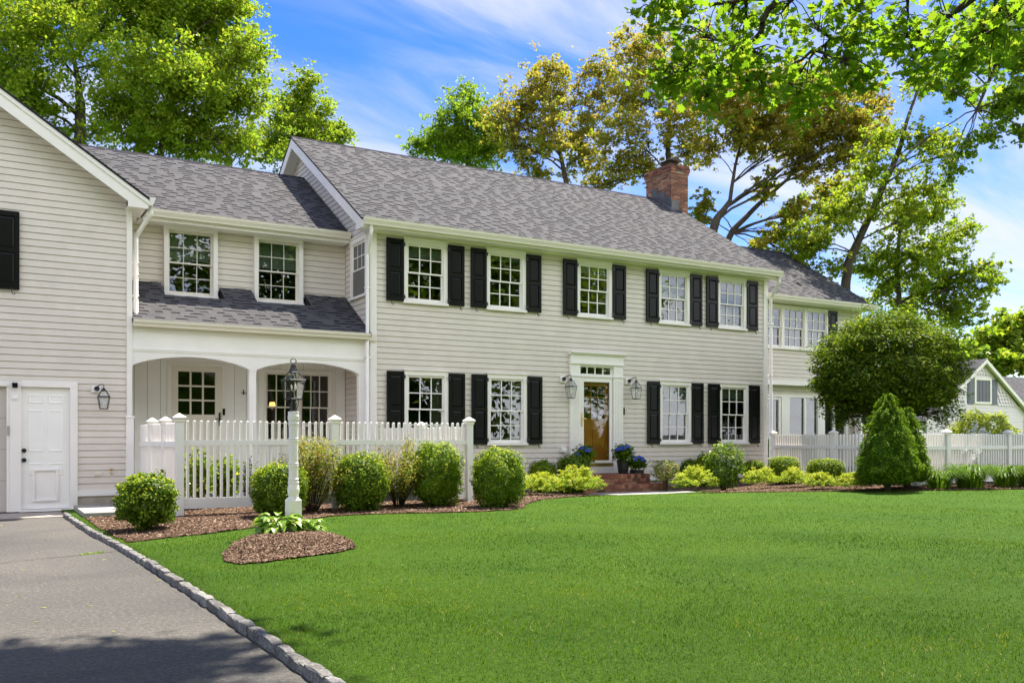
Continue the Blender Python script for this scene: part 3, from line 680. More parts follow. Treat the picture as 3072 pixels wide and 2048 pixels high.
mb.box(2.20, 2.53, 16.83, 17.6, 5.245, 5.27); mb.box(2.50, 2.53, 16.83, 17.98, 5.245, 5.40)
mb.build('rake_board', ['white'], house)
mb = MB(); p = [(2.53, 5.45), (2.53, 5.31), (2.60, 5.31), (2.61, 5.34), (2.64, 5.41), (2.65, 5.45)]; mb.extr(p, 16.80, 18.0, 0, 'y'); mb.build('gutter', ['white'], house)
downspout(2.385, 17.24, 5.34, 3.36, 2.585, 16.92, .066)
# garage window + shutter
window(F, -1.12, -.05, 3.66, 5.04); shutter(F, -.0 + .175, .563, 3.708, 4.998, -1)
shutter(F, -1.73, -1.34, 3.708, 4.998, 1)
# trim around doors
mb = MB(F); mb.box(.42, .585, -.03, .06, .03, 2.195); mb.box(1.32, 1.436, -.03, .06, .05, 2.105); mb.box(.585, 1.436, -.03, .06, 2.105, 2.205); mb.box(-2.6, .42, -.03, .06, 2.105, 2.195); mb.box(.375, .42, -.012, .06, .03, 2.105)
mb.box(-2.75, -2.6, -.03, .06, .03, 2.195)
mb.build('door_trim', ['white'], house, bevel=.004)
mb = MB(F); mb.box(.56, 1.50, -.05, .06, .025, .062); mb.build('threshold', ['white'], house)
md = MB(F); a, b, lo, hi = .587, 1.318, .068, 2.10; md.box(a, b, .035, .08, lo, hi)
def panel(mb, x0, x1, z0, z1, d=.035):
    i_ = .018; v = [(x0, d - .001, z0), (x1, d - .001, z0), (x1, d - .001, z1), (x0, d - .001, z1), (x0 + i_, d - .010, z0 + i_), (x1 - i_, d - .010, z0 + i_), (x1 - i_, d - .010, z1 - i_), (x0 + i_, d - .010, z1 - i_), (x0 + 2 * i_, d - .002, z0 + 2 * i_), (x1 - 2 * i_, d - .002, z0 + 2 * i_), (x1 - 2 * i_, d - .002, z1 - 2 * i_), (x0 + 2 * i_, d - .002, z1 - 2 * i_)]
    mb.add(v, [(0, 1, 5, 4), (1, 2, 6, 5), (2, 3, 7, 6), (3, 0, 4, 7), (4, 5, 9, 8), (5, 6, 10, 9), (6, 7, 11, 10), (7, 4, 8, 11), (8, 9, 10, 11)])
for x0, x1 in ((.69, .925), (.985, 1.22)):
    for z0, z1 in ((1.83, 1.985), (1.02, 1.73), (.62, .84)): panel(md, x0, x1, z0, z1)
    panel(md, x0, x1, .30, .84) if False else None
md = md.build('side_door', ['white_panel'], house)
q = MB(F)
for x0, x1, z0, z1 in ((.755, .79, .19, .735), (1.11, 1.145, .19, .735), (.79, 1.11, .70, .735), (.79, 1.11, .19, .225)): q.box(x0, x1, .002, .036, z0, z1)
q.box(.79, 1.11, .026, .036, .225, .70); q.build('pet_flap', ['white'], md, bevel=.003)
q = MB(F)
for z in (1.045, .885): q.tube([(.632, .036, z), (.632, .018, z)], .036, 14); q.tube([(.632, .02, z), (.632, -.012, z)], .020 if z > 1 else .028, 12)
q.build('door_knob', ['iron'], md)
mb = MB(F)
for k in range(4): mb.box(-2.6, .372, .05, .09, .03 + k * .52, .03 + (k + 1) * .52 - .006)
mb.build('garage_door', ['garage_panel'], house)
MB(F).box(.382, .418, -.045, -.013, 1.30, 1.45).build('door_sensor', ['concrete'], house)
q = MB(F); q.box(.455, .535, -.11, -.03, 2.085, 2.165); q.tube([(.495, -.11, 2.125), (.495, -.118, 2.125)], .025, 14); q.build('security_camera', ['black_paint'], house, bevel=.006)
MB(F).box(.455, .54, -.045, -.03, 1.88, 1.96).box(.475, .52, -.06, -.045, 1.90, 1.925).build('sensor_box', ['white_panel'], house, bevel=.003)
q = MB(F); q.box(1.70, 1.81, -.015, .01, .60, .67); 
for k in range(4): q.box(1.708 + k * .026, 1.726 + k * .026, -.02, -.015, .61, .66)
q.build('wall_vent', ['cream'], house)
q = MB(F); q.tube([(1.965, 0, .665), (1.965, -.06, .655), (1.965, -.09, .62)], .014, 8); q.tube([(1.965, -.05, .66), (1.965, -.05, .70)], .006, 6); q.tube([(1.965, -.05, .70), (1.965, -.045, .705)], .028, 10); q.build('hose_tap', ['brass'], house)

# --- right wing
FR = FRONT(18.7); rx1 = 23.55
mb = MB(FR); siding(mb, XR, rx1, 2.93, 5.17, [(19.0, 22.0, 3.86, 5.1)]); mb.build('siding_wall', ['siding'], house, label='upper siding of the right wing')
MB(FR).box(XR, rx1, -.03, .4, 2.80, 2.93).build('beam_board', ['white'], house)
FR2 = FRONT(18.95); mb = MB(FR2); siding(mb, XR, rx1, .36, 2.80, [(18.6, 23.2, .36, 2.52)]); mb.build('siding_wall', ['siding'], house)
MB(FR).box(rx1 - .12, rx1, -.026, .12, .3, 5.18).build('corner_board', ['white'], house)
for a, b in ((19.16, 20.13), (20.13, 21.08), (21.08, 22.05)):
    window(FR, a, b, 3.835, 5.12, cas=.055 if b < 22 else .07, head=.08, sill=.05, curtain=[(a + .1, a + .5)] if a < 20 else None, blind=None)
shutter(FR, 22.06, 22.44, 3.86, 5.09, -1)
slope_roof(17.8, 23.72, 18.28, 5.30, 21.9, seed=11, lbl='grey shingle roof of the right wing')
MB().box(XR, 23.7, 18.31, 18.72, 5.165, 5.19).build('soffit', ['white_panel'], house)
MB().box(17.9, 23.7, 18.284, 18.31, 5.15, 5.275).build('fascia', ['white'], house)
mb = MB(FRONT(0)); gutter(mb, 17.86, 23.72, 18.283, 5.315, .135); mb.build('gutter', ['cream'], house)
downspout(23.45, 18.62, 5.19, .3, 23.5, 18.25)
mb = MB(); mb.box(XR, rx1 - .02, 19.02, 24.9, .3, 2.8); mb.f = [f for i, f in enumerate(mb.f) if i != 2]; mb.m = mb.m[:5]
k = len(mb.f); mb.box(XR, rx1 - .02, 18.76, 24.9, 3.0, 5.1); mb.f = [f for i, f in enumerate(mb.f) if i != k + 2]; mb.m = mb.m[:len(mb.f)]; mb.build('interior', ['interior'], house)
zr = 5.30 + PITCH * 3.62; mb = MB(); mb.extr([(18.7, .3), (25.1, .3), (25.1, 5.1), (21.9, zr - .05), (18.7, 5.1)], rx1 - .02, rx1, 0, 'x'); mb.build('siding_wall', ['siding'], house)
# sliders on the ground floor
mb = MB(FR2); mb.box(18.55, 23.25, -.02, .06, 2.46, 2.54)
for a, b in ((18.55, 18.62), (20.35, 20.68), (21.9, 22.2), (23.15, 23.25)): mb.box(a, b, -.02, .06, .3, 2.46)
mb.box(18.62, 23.15, -.015, .06, .3, .42); sf = mb.build('sliding_door', ['white'], house)
mb = MB(FR2)
for a, b in ((19.12, 20.33), (21.32, 21.40), (22.6, 22.68)):
    mb.box(a, a + .085, 0, .05, .42, 2.44); 
mb.box(20.25, 20.34, 0, .05, .42, 2.44); mb.box(19.12, 20.34, .001, .05, 2.38, 2.44)
mb.build('sash', ['white'], sf)
q = MB(FR2); q.quad((18.62, .055, .42), (23.15, .055, .42), (23.15, .055, 2.46), (18.62, .055, 2.46)); q.build('pane', ['glass'], sf)
q = MB(FR2)
for ca, cb in ((19.25, 20.2), (21.5, 21.9), (22.2, 22.6)):
    for i in range(40):
        x, x2 = ca + (cb - ca) * i / 40, ca + (cb - ca) * (i + 1) / 40
        q.quad((x, .2 + .03 * math.sin(i * 1.4), .4), (x2, .2 + .03 * math.sin((i + 1) * 1.4), .4), (x2, .2 + .03 * math.sin((i + 1) * 1.4), 2.5), (x, .2 + .03 * math.sin(i * 1.4), 2.5))
q.build('curtain', ['fabric'], sf, smooth=True)
# table lamps seen through the glass
def table_lamp(x, y, z, s_, lab):
    t = empty('table_lamp', (x, y, z), lab, 'lamp', None)
    MB().lathe((x, y, z), [(.09 * s_, 0), (.05 * s_, .05 * s_), (.07 * s_, .15 * s_), (.02 * s_, .3 * s_)], 12).build('base', ['cream'], t, smooth=True)
    MB().lathe((x, y, z), [(.2 * s_, .28 * s_), (.15 * s_, .52 * s_)], 16).build('lamp_shade', ['terracotta' if s_ > .9 else 'lamp_glow'], t, smooth=True)
table_lamp(5.45, 19.5, 1.85, .35, 'small glowing orange lamp behind the left porch window')
table_lamp(5.45, 19.2, 1.15, 1.0, 'lamp with a brownish shade low behind the left porch window')
table_lamp(21.9, 20.2, 1.2, 1.5, 'lamp with a wide brown shade inside the sliding door of the right wing')
# ---------------------------------------------------------------- wall lanterns
def wall_lantern(u, Y, zt, zb, label, s_=1.0):
    "lantern hanging from a curled bracket; u centre, zt top of bracket, zb bottom of cage"
    hgt = zt - zb; t = empty('wall_lantern', (u, Y, zb), label, 'lantern', 'black glass lanterns on the front walls')
    y = Y - .17 * s_; cz = zb
    MB().box(u - .19 * s_, u - .03 * s_, Y - .03, Y + .005, zt - .32 * hgt, zt - .02).build('mounting_block', ['white'], t) if s_ else None
    q = MB(); q.tube([(u - .10 * s_, Y - .03, zt - .17 * hgt), (u - .10 * s_, Y - .055, zt - .17 * hgt)], .045 * s_, 12)
    q.tube([(u - .10 * s_, Y - .05, zt - .17 * hgt), (u - .09 * s_, Y - .09, zt - .08 * hgt), (u - .06 * s_, y + .01, zt - .01), (u - .02 * s_, y, zt), (u, y, zt - .04 * hgt), (u, y, zt - .10 * hgt)], .009 * s_, 8)
    q.build('bracket', ['iron'], t, smooth=True)
    w0, w1, zs = .062 * s_, .095 * s_, cz + .50 * hgt       # bottom half-width, shoulder half-width
    zr = cz + .76 * hgt
    q = MB(); c4 = [(-1, -1), (1, -1), (1, 1), (-1, 1)]
    for a, b in c4:
        q.tube([(u + a * w0, y + b * w0, cz), (u + a * w1, y + b * w1, zs)], .006 * s_, 4); q.tube([(u + a * w1, y + b * w1, zs), (u + a * .035 * s_, y + b * .035 * s_, zr)], .006 * s_, 4)
    for (ww, z) in ((w0, cz), (w1, zs)):
        for i in range(4): a, b = c4[i], c4[(i + 1) % 4]; q.tube([(u + a[0] * ww, y + a[1] * ww, z), (u + b[0] * ww, y + b[1] * ww, z)], .007 * s_, 4)
    q.lathe((u, y, zr - .01), [(.055 * s_, 0), (.035 * s_, .05 * hgt), (.02 * s_, .10 * hgt), (.008, .14 * hgt)], 12)
    q.build('cage', ['iron'], t)
    q = MB()
    for i in range(4):
        a, b = c4[i], c4[(i + 1) % 4]
        q.quad((u + a[0] * w0, y + a[1] * w0, cz), (u + b[0] * w0, y + b[1] * w0, cz), (u + b[0] * w1, y + b[1] * w1, zs), (u + a[0] * w1, y + a[1] * w1, zs))
        q.quad((u + a[0] * w1, y + a[1] * w1, zs), (u + b[0] * w1, y + b[1] * w1, zs), (u + b[0] * .035 * s_, y + b[1] * .035 * s_, zr), (u + a[0] * .035 * s_, y + a[1] * .035 * s_, zr))
    q.build('pane', ['lantern_glass'], t)
    q = MB(); q.lathe((u, y, cz), [(.03 * s_, 0), (.012 * s_, .03), (.012 * s_, .30 * hgt)], 8)
    for d in (-.02, .02): q.lathe((u + d * s_, y, cz + .1 * hgt), [(.010, 0), (.010, .12 * hgt), (.014 * s_, .2 * hgt), (.003, .32 * hgt)], 8)
    q.build('candle', ['grey_white'], t, smooth=True)
wall_lantern(11.50, 17.1, 2.68, 2.16, 'black lantern on a curled bracket left of the front door')
wall_lantern(13.36, 17.1, 2.69, 2.185, 'black lantern on a curled bracket right of the front door')
wall_lantern(1.83, 17.1, 2.175, 1.755, 'black lantern on the beige siding right of the white side door', .95)

# ---------------------------------------------------------------- front steps
st_ = empty('brick_steps', (12.33, 16.4, .02), 'two red brick steps with a landing below the front door', 'steps')
q = MB(); q.box(11.42, 13.22, 16.27, 17.08, -.1, .425); q.box(11.18, 13.46, 15.92, 16.27, -.1, .205); q.build('step_core', ['mortar'], st_)
q = MB(); bricks(q, 11.41, 13.23, 16.26, 17.06, .215, .35, faces='SEW', seed=31); bricks(q, 11.17, 13.47, 15.91, 17.06, .0, .14, faces='SEW', seed=33)
rg = random.Random(4)
def treads(x0, x1, y0, y1, z0, z1):
    x = x0
    while x < x1 - .02:
        e = min(x + .098, x1); j = rg.uniform(-.002, .003); q.box(x, e - .009, y0 - .012 + j, y0 + .20, z0, z1 + j); x = e
    y = y0 + .21
    while y < y1:
        x = x0 + (.05 if int(y * 10) % 2 else 0)
        while x < x1 - .03: e = min(x + .2, x1); q.box(x, e - .009, y, min(y + .092, y1), z0, z1 + rg.uniform(-.002, .001)); x = e
        y += .1
treads(11.40, 13.24, 16.26, 17.06, .35, .44); treads(11.16, 13.48, 15.91, 16.25, .14, .222)
q.build('brickwork', ['brick'], st_)

# ---------------------------------------------------------------- fences
def picket_fence(pts, zg, name_label, ztop=1.50, zrail=(1.146, 1.222), zbot=(.208, .36), pitch=.0985, pw=.038, caps=True, cap_h=.115, group='white picket fence runs', skip_first=False, skip_last=False):
    t = empty('picket_fence', (pts[0][0], pts[0][1], zg), name_label, 'fence', group)
    for i in range(len(pts) - 1):
        (ax, ay), (bx, by) = pts[i], pts[i + 1]; A, B = Vector((ax, ay)), Vector((bx, by)); L_ = (B - A).length; d = (B - A) / L_; nrm = Vector((d.y, -d.x))
        def bar(mb, s0, s1, w_, z0, z1, top=False):
            c0, c1 = A + d * s0, A + d * s1; v = []
            for z in (z0, z1):
                for c, sg in ((c0, -1), (c1, -1), (c1, 1), (c0, 1)): p = c + nrm * (sg * w_); v.append((p.x, p.y, z))
            fs = [(0, 1, 2, 3), (0, 1, 5, 4), (1, 2, 6, 5), (2, 3, 7, 6), (3, 0, 4, 7)]
            if top:
                m_ = (c0 + c1) / 2; k = .011
                for c, sg in ((m_ - d * k, -1), (m_ + d * k, -1), (m_ + d * k, 1), (m_ - d * k, 1)): p = c + nrm * (sg * k); v.append((p.x, p.y, z1 + .016))
                fs += [(4, 5, 9, 8), (5, 6, 10, 9), (6, 7, 11, 10), (7, 4, 8, 11), (8, 9, 10, 11)]
            else: fs.append((4, 5, 6, 7))
            mb.add(v, fs)
        mb = MB(); n_ = round((L_ - .14) / pitch); p_ = (L_ - .14) / n_
        rj = random.Random(i + int(ax * 10))
        for k in range(n_):
            s = .07 + (k + .5) * p_; dz = rj.uniform(-.002, .002)
            bar(mb, s - pw / 2, s + pw / 2, pw / 2, zrail[1] + .0, ztop + dz, True); bar(mb, s - pw / 2, s + pw / 2, pw / 2 - .002, zbot[1], zrail[0])
        pn = mb.build('picket_panel', ['white'], t)
        for zz2, ww2 in ((zrail, .026), (zbot, .024)): mb = MB(); bar(mb, .055, L_ - .055, ww2, *zz2); mb.build('rail', ['grey_white'], t, bevel=.003)
    for i, (x, y) in enumerate(pts):
        if (i == 0 and skip_first) or (i == len(pts) - 1 and skip_last): continue
        zt = ztop + .04; h_ = .057
        p = MB().box(x - h_, x + h_, y - h_, y + h_, zg - .15, zt).build('post', ['grey_white'], t, bevel=.006)
        k = 1.4142
        MB().lathe((x, y, zt), [((h_ + .004) * k, -.055), ((h_ + .012) * k, -.045), ((h_ + .012) * k, -.012), ((h_ + .028) * k, .0), ((h_ + .03) * k, .022), ((h_ + .012) * k, .034), (.045 * k, .052), (.02, .075), (.003, .08)], 4).build('post_cap', ['white'], p)
    return t
picket_fence([(2.535, 14.0), (4.92, 14.0), (7.36, 14.0)], .12, 'white picket fence across the front of the porch garden')
picket_fence([(2.43, 17.0), (2.46, 15.95), (2.50, 14.95), (2.535, 14.0)], .12, 'short white picket fence running from the garage corner toward the lamp post', zrail=(1.12, 1.20), ztop=1.47, skip_first=True, skip_last=True)
picket_fence([(7.36, 14.0), (7.16, 15.55), (6.93, 17.0)], .12, 'white picket fence closing the right side of the porch garden', ztop=1.44, zrail=(1.10, 1.18), skip_first=True, skip_last=True)
picket_fence([(17.93, 16.98), (17.42, 14.6), (17.2, 12.25), (18.25, 12.25), (20.55, 12.25), (22.9, 12.25), (25.2, 12.25)], .2, 'white picket fence running from the right corner of the house past the clipped spruces', ztop=1.33, zrail=(1.0, 1.075), zbot=(.27, .40), pitch=.095)

# ---------------------------------------------------------------- lamp post
lx, ly, lz = 3.215, 10.60, .12
lp = empty('lamp_post', (lx, ly, lz), 'white turned wooden lamp post carrying a black glass lantern', 'lamp post')
q = MB(); q.box(lx - .078, lx + .078, ly - .078, ly + .078, lz - .1, .515)
q.lathe((lx, ly, 0), [(.078 * 1.38, .51), (.064 * 1.38, .535)], 4)
prof = [(.060, .735), (.066, .75), (.062, .765), (.056, .78), (.064, .80), (.070, .84), (.071, .88), (.064, .93), (.058, .955), (.066, .965), (.066, .985), (.058, .995), (.057, 1.01), (.064, 1.018), (.064, 1.03), (.056, 1.04),
        (.056, 1.20), (.062, 1.21), (.062, 1.225), (.056, 1.235), (.062, 1.243), (.062, 1.255), (.055, 1.265), (.054, 1.56), (.060, 1.57), (.060, 1.583), (.054, 1.592), (.060, 1.60), (.060, 1.612), (.054, 1.622), (.054, 1.72), (.056, 1.80), (.064, 1.815), (.064, 1.83), (.055, 1.845), (.066, 1.88), (.068, 1.93), (.060, 1.965), (.064, 1.975), (.064, 1.995), (.045, 2.0)]
SC = (1.565 - .525) / (1.995 - .735)
q.lathe((lx, ly, 0), [(r, .525 + (z - .735) * SC) for r, z in prof], 28); q.build('post', ['white'], lp, smooth=False, bevel=.003)
pz = 1.565
q = MB(); q.lathe((lx, ly, pz), [(.036, 0), (.036, .085), (.042, .09), (.042, .10), (.025, .102), (.016, .13)], 18)
B0 = pz + .15; ws, wt, zsh, zro = .076, .104, pz + .372, pz + .468
c4 = [(math.cos(a) , math.sin(a)) for a in (R(45 + 12), R(135 + 12), R(225 + 12), R(315 + 12))]
k4 = 1.4142
def L4(w_, z): return [(lx + a * w_ * k4, ly + b * w_ * k4, z) for a, b in c4]
b0, b1, b2 = L4(ws, B0), L4(wt, zsh), L4(.040, zro)
for i in range(4):
    q.tube([b0[i], b1[i]], .0075, 5); q.tube([b1[i], b2[i]], .0075, 5); q.tube([b0[i], b0[(i + 1) % 4]], .009, 5); q.tube([b1[i], b1[(i + 1) % 4]], .010, 5); q.tube([b2[i], b2[(i + 1) % 4]], .008, 5)
    m_ = [(b0[i][k] * .82 + b0[(i + 2) % 4][k] * .18) for k in range(3)]
    q.tube([m_, (lx + (m_[0] - lx) * .85, ly + (m_[1] - ly) * .85, pz + .10), (lx + (m_[0] - lx) * .55, ly + (m_[1] - ly) * .55, pz + .02)], .0045, 5)
q.add(L4(.043, zro) + L4(.024, zro + .065) + L4(.020, zro + .08), [(0, 1, 5, 4), (1, 2, 6, 5), (2, 3, 7, 6), (3, 0, 4, 7), (4, 5, 9, 8), (5, 6, 10, 9), (6, 7, 11, 10), (7, 4, 8, 11), (8, 9, 10, 11), (3, 2, 1, 0)])
q.lathe((lx, ly, zro + .076), [(.03, 0), (.034, .008), (.012, .018), (.008, .03)], 12)
rc = zro + .132; q.tube([(lx + .03 * math.cos(a * math.pi / 8), ly - .012 * math.cos(a * math.pi / 8), rc + .033 * math.sin(a * math.pi / 8)) for a in range(17)], .0055, 6, cap=False)
q.build('lantern_frame', ['iron'], lp)
q = MB()
for i in range(4):
    j = (i + 1) % 4; q.quad(b0[i], b0[j], b1[j], b1[i]); q.quad(b1[i], b1[j], b2[j], b2[i])
q.build('pane', ['lantern_glass'], lp)
q = MB(); q.lathe((lx, ly, B0), [(.03, -.04), (.03, .005), (.008, .01), (.008, .05)], 12)
for d in (-.026, .026): q.lathe((lx + d, ly, B0 + .04), [(.011, 0), (.012, .06)], 10)
q.build('candle_sleeve', ['iron'], lp)
for d in (-.026, .026): MB().lathe((lx + d, ly, B0 + .10), [(.007, 0), (.014, .02), (.015, .036), (.009, .062), (.002, .08)], 12).build('bulb', ['bulb'], lp, smooth=True)

# ---------------------------------------------------------------- ground
def np_mesh(name, V, F, mats, mi=None, parent=None, origin=(0, 0, 0), smooth=False, **k):
    V = np.asarray(V, dtype=np.float32) - np.array(origin, dtype=np.float32); F = np.asarray(F, dtype=np.int32); n = F.shape[1]
    me = bpy.data.meshes.new(name); me.vertices.add(len(V)); me.vertices.foreach_set('co', V.ravel())
    me.loops.add(F.size); me.loops.foreach_set('vertex_index', F.ravel())
    me.polygons.add(len(F)); me.polygons.foreach_set('loop_start', np.arange(0, F.size, n, dtype=np.int32))
    try: me.polygons.foreach_set('loop_total', np.full(len(F), n, dtype=np.int32))
    except Exception: pass
    for m in (mats if isinstance(mats, list) else [mats]): me.materials.append(M[m])
    if mi is not None: me.polygons.foreach_set('material_index', np.asarray(mi, dtype=np.int32))
    if smooth: me.polygons.foreach_set('use_smooth', np.ones(len(F), dtype=bool))
    me.update(calc_edges=True)
    return link(name, me, parent, origin, k.get('label'), k.get('cat'), k.get('group'), k.get('kind'))
def grid(us, vs_, fn):
    U, Vv = np.meshgrid(us, vs_); P = fn(U, Vv); V = np.stack([p.ravel() for p in P], 1); nx, ny = len(us), len(vs_)
    i = np.arange((ny - 1) * nx).reshape(ny - 1, nx)[:, :-1].ravel(); F = np.stack([i, i + 1, i + 1 + nx, i + nx], 1); return V, F
cbv = np.vectorize(curbx)
us = np.concatenate([[-1500, -400, -120, -40, -15, -6, -2, -.5, 0, .06], np.arange(.065, 1, .2), np.arange(1, 30, .5), [32, 40, 60, 100, 250, 800, 2500]])
vs2 = np.concatenate([[-1500, -300, -60, -25], np.arange(-18, 40, .5), [50, 80, 150, 400, 1200, 4000]])
def gf(U, Y):
    X = cbv(Y) + U
    Z = np.where(U <= .061, -.12, gh(X, Y)); Z = np.where((Y > 17.3) & (U < .5), -.12, Z)
    return X, Y, Z
V, Fc = grid(us, vs2, gf); np_mesh('ground', V, Fc, 'turf', kind='structure', label='green lawn')
V, Fc = grid(np.array([-12, -6, -3, -1, 0]), np.concatenate([np.arange(-14, 17, .25), [16.78]]), lambda U, Y: (np.where(U < 0, U + cbv(Y) + .03, cbv(Y) + .03), Y, U * 0))
np_mesh('driveway', V, Fc, 'asphalt', kind='structure', label='grey asphalt driveway')
MB().box(-6, 1.18, 16.0, 17.12, -.1, .012).build('garage_apron', ['concrete'], kind='structure', label='strip of bare concrete in front of the garage')
# crack with moss
q = MB(); rg = random.Random(8); P = [(-4.5, 8.0), (-1.5, 9.9), (-.55, 10.55), (.1, 11.05), (.62, 11.4), (1.30, 11.75)]
P = []; 
for i in range(60): a = i / 59; P.append((-5 + 6.35 * a, 8.3 + 2.55 * a + rg.uniform(-.02, .02)))
for (x0, y0), (x1, y1) in zip(P[:-1], P[1:]): w_ = rg.uniform(.003, .008); q.quad((x0, y0 - w_, .004), (x1, y1 - w_, .004), (x1, y1 + w_, .004), (x0, y0 + w_, .004))
q.build('driveway_crack', ['crack'], kind='structure')
q = MB()
for c0, c1 in ((.40, .50), (.62, .66), (.70, .80), (.93, .97)):
    for k in range(110):
        a = rg.uniform(c0, c1); x = -5 + 6.35 * a; y = 8.3 + 2.55 * a + rg.gauss(0, .02); b = rg.uniform(0, 6.28); h_ = rg.uniform(.006, .03); c, s = math.cos(b) * .006, math.sin(b) * .006
        q.add([(x - c, y - s, .002), (x + c, y + s, .002), (x + rg.gauss(0, .012), y + rg.gauss(0, .012), h_)], [(0, 1, 2)])
q.build('moss', ['gold_low'], kind='stuff', label='yellow-green moss growing along the driveway crack')
# granite block curb
q = MB(); rg = random.Random(3); y = -14.0; yy = []
while y < 16.0: l_ = rg.uniform(.22, .31); yy.append((y, y + l_)); y += l_ + .008
for a, b in yy:
    if b > 16.15: b = 16.15
    nx, nt_ = 3, 4; j = lambda k=.006: rg.uniform(-k, k); dz = rg.uniform(-.006, .008); dx = rg.uniform(-.006, .006)
    prof = [(0, -.1), (-.002, .03), (.0, .052), (.005, .060), (.037, .063), (.068, .060), (.074, .052), (.075, -.05)]
    rings = []
    for t in np.linspace(0, 1, nt_):
        yv = a + (b - a) * t; cxv = curbx(yv); e = .006 if t in (0, 1) else 0
        rings.append([(cxv + p[0] + dx + (e if p[0] < .06 else -e) + j(.004), yv + j(.003), p[1] + dz - e * (p[1] > .05) + j(.004)) for p in prof])
    n_ = len(prof); vv = [p for r_ in rings for p in r_]; ff = [(i * n_ + k, i * n_ + k + 1, (i + 1) * n_ + k + 1, (i + 1) * n_ + k) for i in range(nt_ - 1) for k in range(n_ - 1)] + [tuple(range(n_)), tuple(range((nt_ - 1) * n_, nt_ * n_))[::-1]]
    q.add(vv, ff)
q.build('curb', ['granite'], kind='structure', label='low curb of rough grey granite blocks along the driveway', origin=(1.4, 5, 0))
# slabs by the garage corner
q = MB(); q.box(1.36, 2.02, 15.10, 16.9, -.05, .118); q.build('stone_slab', ['stone_slab'], kind='structure', bevel=.008)
q = MB(); q.extr([(2.03, 16.98), (2.33, 16.98), (2.40, 14.2), (2.12, 14.2)], -.05, .26, 0, 'z'); q.build('stone_step', ['granite'], kind='structure', label='long raised granite step by the fence', bevel=.012)
V, Fc = grid(np.linspace(0, 1, 8), np.linspace(0, 1, 6), lambda a, b: (11.0 + a * 5.2 * (1) - (1 - a) * 0 + b * .0, 15.0 + b * .88 - a * .25 * (1 - b), 0 * a))
V = []; 
q = MB(); q.extr([(11.5, 15.15), (12.5, 15.0), (13.6, 15.1), (13.7, 15.6), (13.5, 15.9), (11.2, 15.9)], -.05, .068, 0, 'z'); q.build('path', ['stone_slab'], kind='structure', label='pale stone slab path below the brick steps')

# mulch beds
def inpoly(x, y, poly):
    x = np.asarray(x); y = np.asarray(y); r = np.zeros(x.shape, bool); n = len(poly)
    for i in range(n):
        (x0, y0), (x1, y1) = poly[i], poly[(i + 1) % n]
        if y0 == y1: continue
        r ^= ((y0 > y) != (y1 > y)) & (x < (x1 - x0) * (y - y0) / (y1 - y0) + x0)
    return r
BED = [(1.36, 15.05), (1.38, 13.0), (1.46, 11.25), (1.91, 11.38), (2.36, 11.30), (2.80, 11.52), (3.49, 11.96), (4.0, 12.45), (4.45, 12.72), (5.0, 12.66), (5.41, 12.50), (6.0, 12.18), (6.5, 12.0), (7.0, 11.97), (7.35, 12.15), (7.83, 12.85), (8.6, 13.62), (9.7, 14.12), (10.6, 14.62), (11.0, 14.98), (11.1, 17.3), (2.05, 17.3), (2.05, 15.05)]
BED2 = [(13.4, 15.95), (14.25, 15.1), (13.0, 14.15), (12.5, 13.9), (13.2, 13.55), (13.9, 13.12), (14.5, 12.7), (15.5, 11.98), (16.2, 11.55), (17.3, 11.15), (18.5, 10.85), (20, 10.6), (24, 10.4), (26, 12.3), (17.4, 12.3), (17.7, 15), (18.3, 17.3), (13.4, 17.3)]
LMP = [(2.02, 8.85), (2.12, 9.4), (2.35, 9.85), (2.66, 10.25), (2.95, 10.72), (3.3, 10.85), (3.48, 10.5), (3.50, 9.9), (3.47, 9.3), (3.38, 8.95), (3.05, 8.68), (2.67, 8.55), (2.3, 8.45), (2.08, 8.55)]
cxl, cyl = 2.85, 9.65
def bed(poly, lab, mound=0, cell=.05):
    P = np.array(poly); xs = np.arange(P[:, 0].min() - cell, P[:, 0].max() + cell, cell); ys_ = np.arange(P[:, 1].min() - cell, P[:, 1].max() + cell, cell)
    rr = np.random.default_rng(5); nz = rr.random((len(ys_), len(xs)))
    def f(U, Y):
        z = gh(U, Y) + .006 + .012 * nz
        if mound: z = z + mound * np.clip(1 - ((U - 2.95) ** 2 / .8 + (Y - 9.9) ** 2 / 1.3), 0, 1)
        return U, Y, z
    V, Fc = grid(xs, ys_, f); c = V[Fc].mean(1); k = inpoly(c[:, 0], c[:, 1], poly); 
    o = np_mesh('mulch_bed', V, Fc[k], 'mulch', kind='structure', label=lab)
    return o
bed(BED, 'brown bark mulch bed along the fence and house front'); bed(BED2, 'brown bark mulch bed in front of the right fence'); bed(LMP, 'island of bark mulch around the lamp post', .07, .035)
# loose chips
rr = np.random.default_rng(12)
def scatter(poly, n):
    P = np.array(poly); o = []
    while len(o) < n:
        x = rr.uniform(P[:, 0].min(), P[:, 0].max(), n * 2); y = rr.uniform(P[:, 1].min(), P[:, 1].max(), n * 2); k = inpoly(x, y, poly); o += list(zip(x[k], y[k]))
    return np.array(o[:n])
def chips(poly, n, s0, s1, mound=0):
    p = scatter(poly, n); z = gh(p[:, 0], p[:, 1]) + .016
    if mound: z = z + mound * np.clip(1 - ((p[:, 0] - 2.95) ** 2 / .8 + (p[:, 1] - 9.9) ** 2 / 1.3), 0, 1)
    a = rr.uniform(0, 6.28, n); L_ = rr.uniform(s0, s1, n); w_ = L_ * rr.uniform(.2, .45, n); tl = rr.uniform(-.5, .5, n)
    d = np.stack([np.cos(a), np.sin(a), tl], 1) * L_[:, None] / 2; e = np.stack([-np.sin(a), np.cos(a), rr.uniform(-.4, .4, n)], 1) * w_[:, None] / 2
    c = np.column_stack([p, z]); V = np.stack([c - d - e, c + d - e, c + d + e, c - d + e], 1).reshape(-1, 3); return V
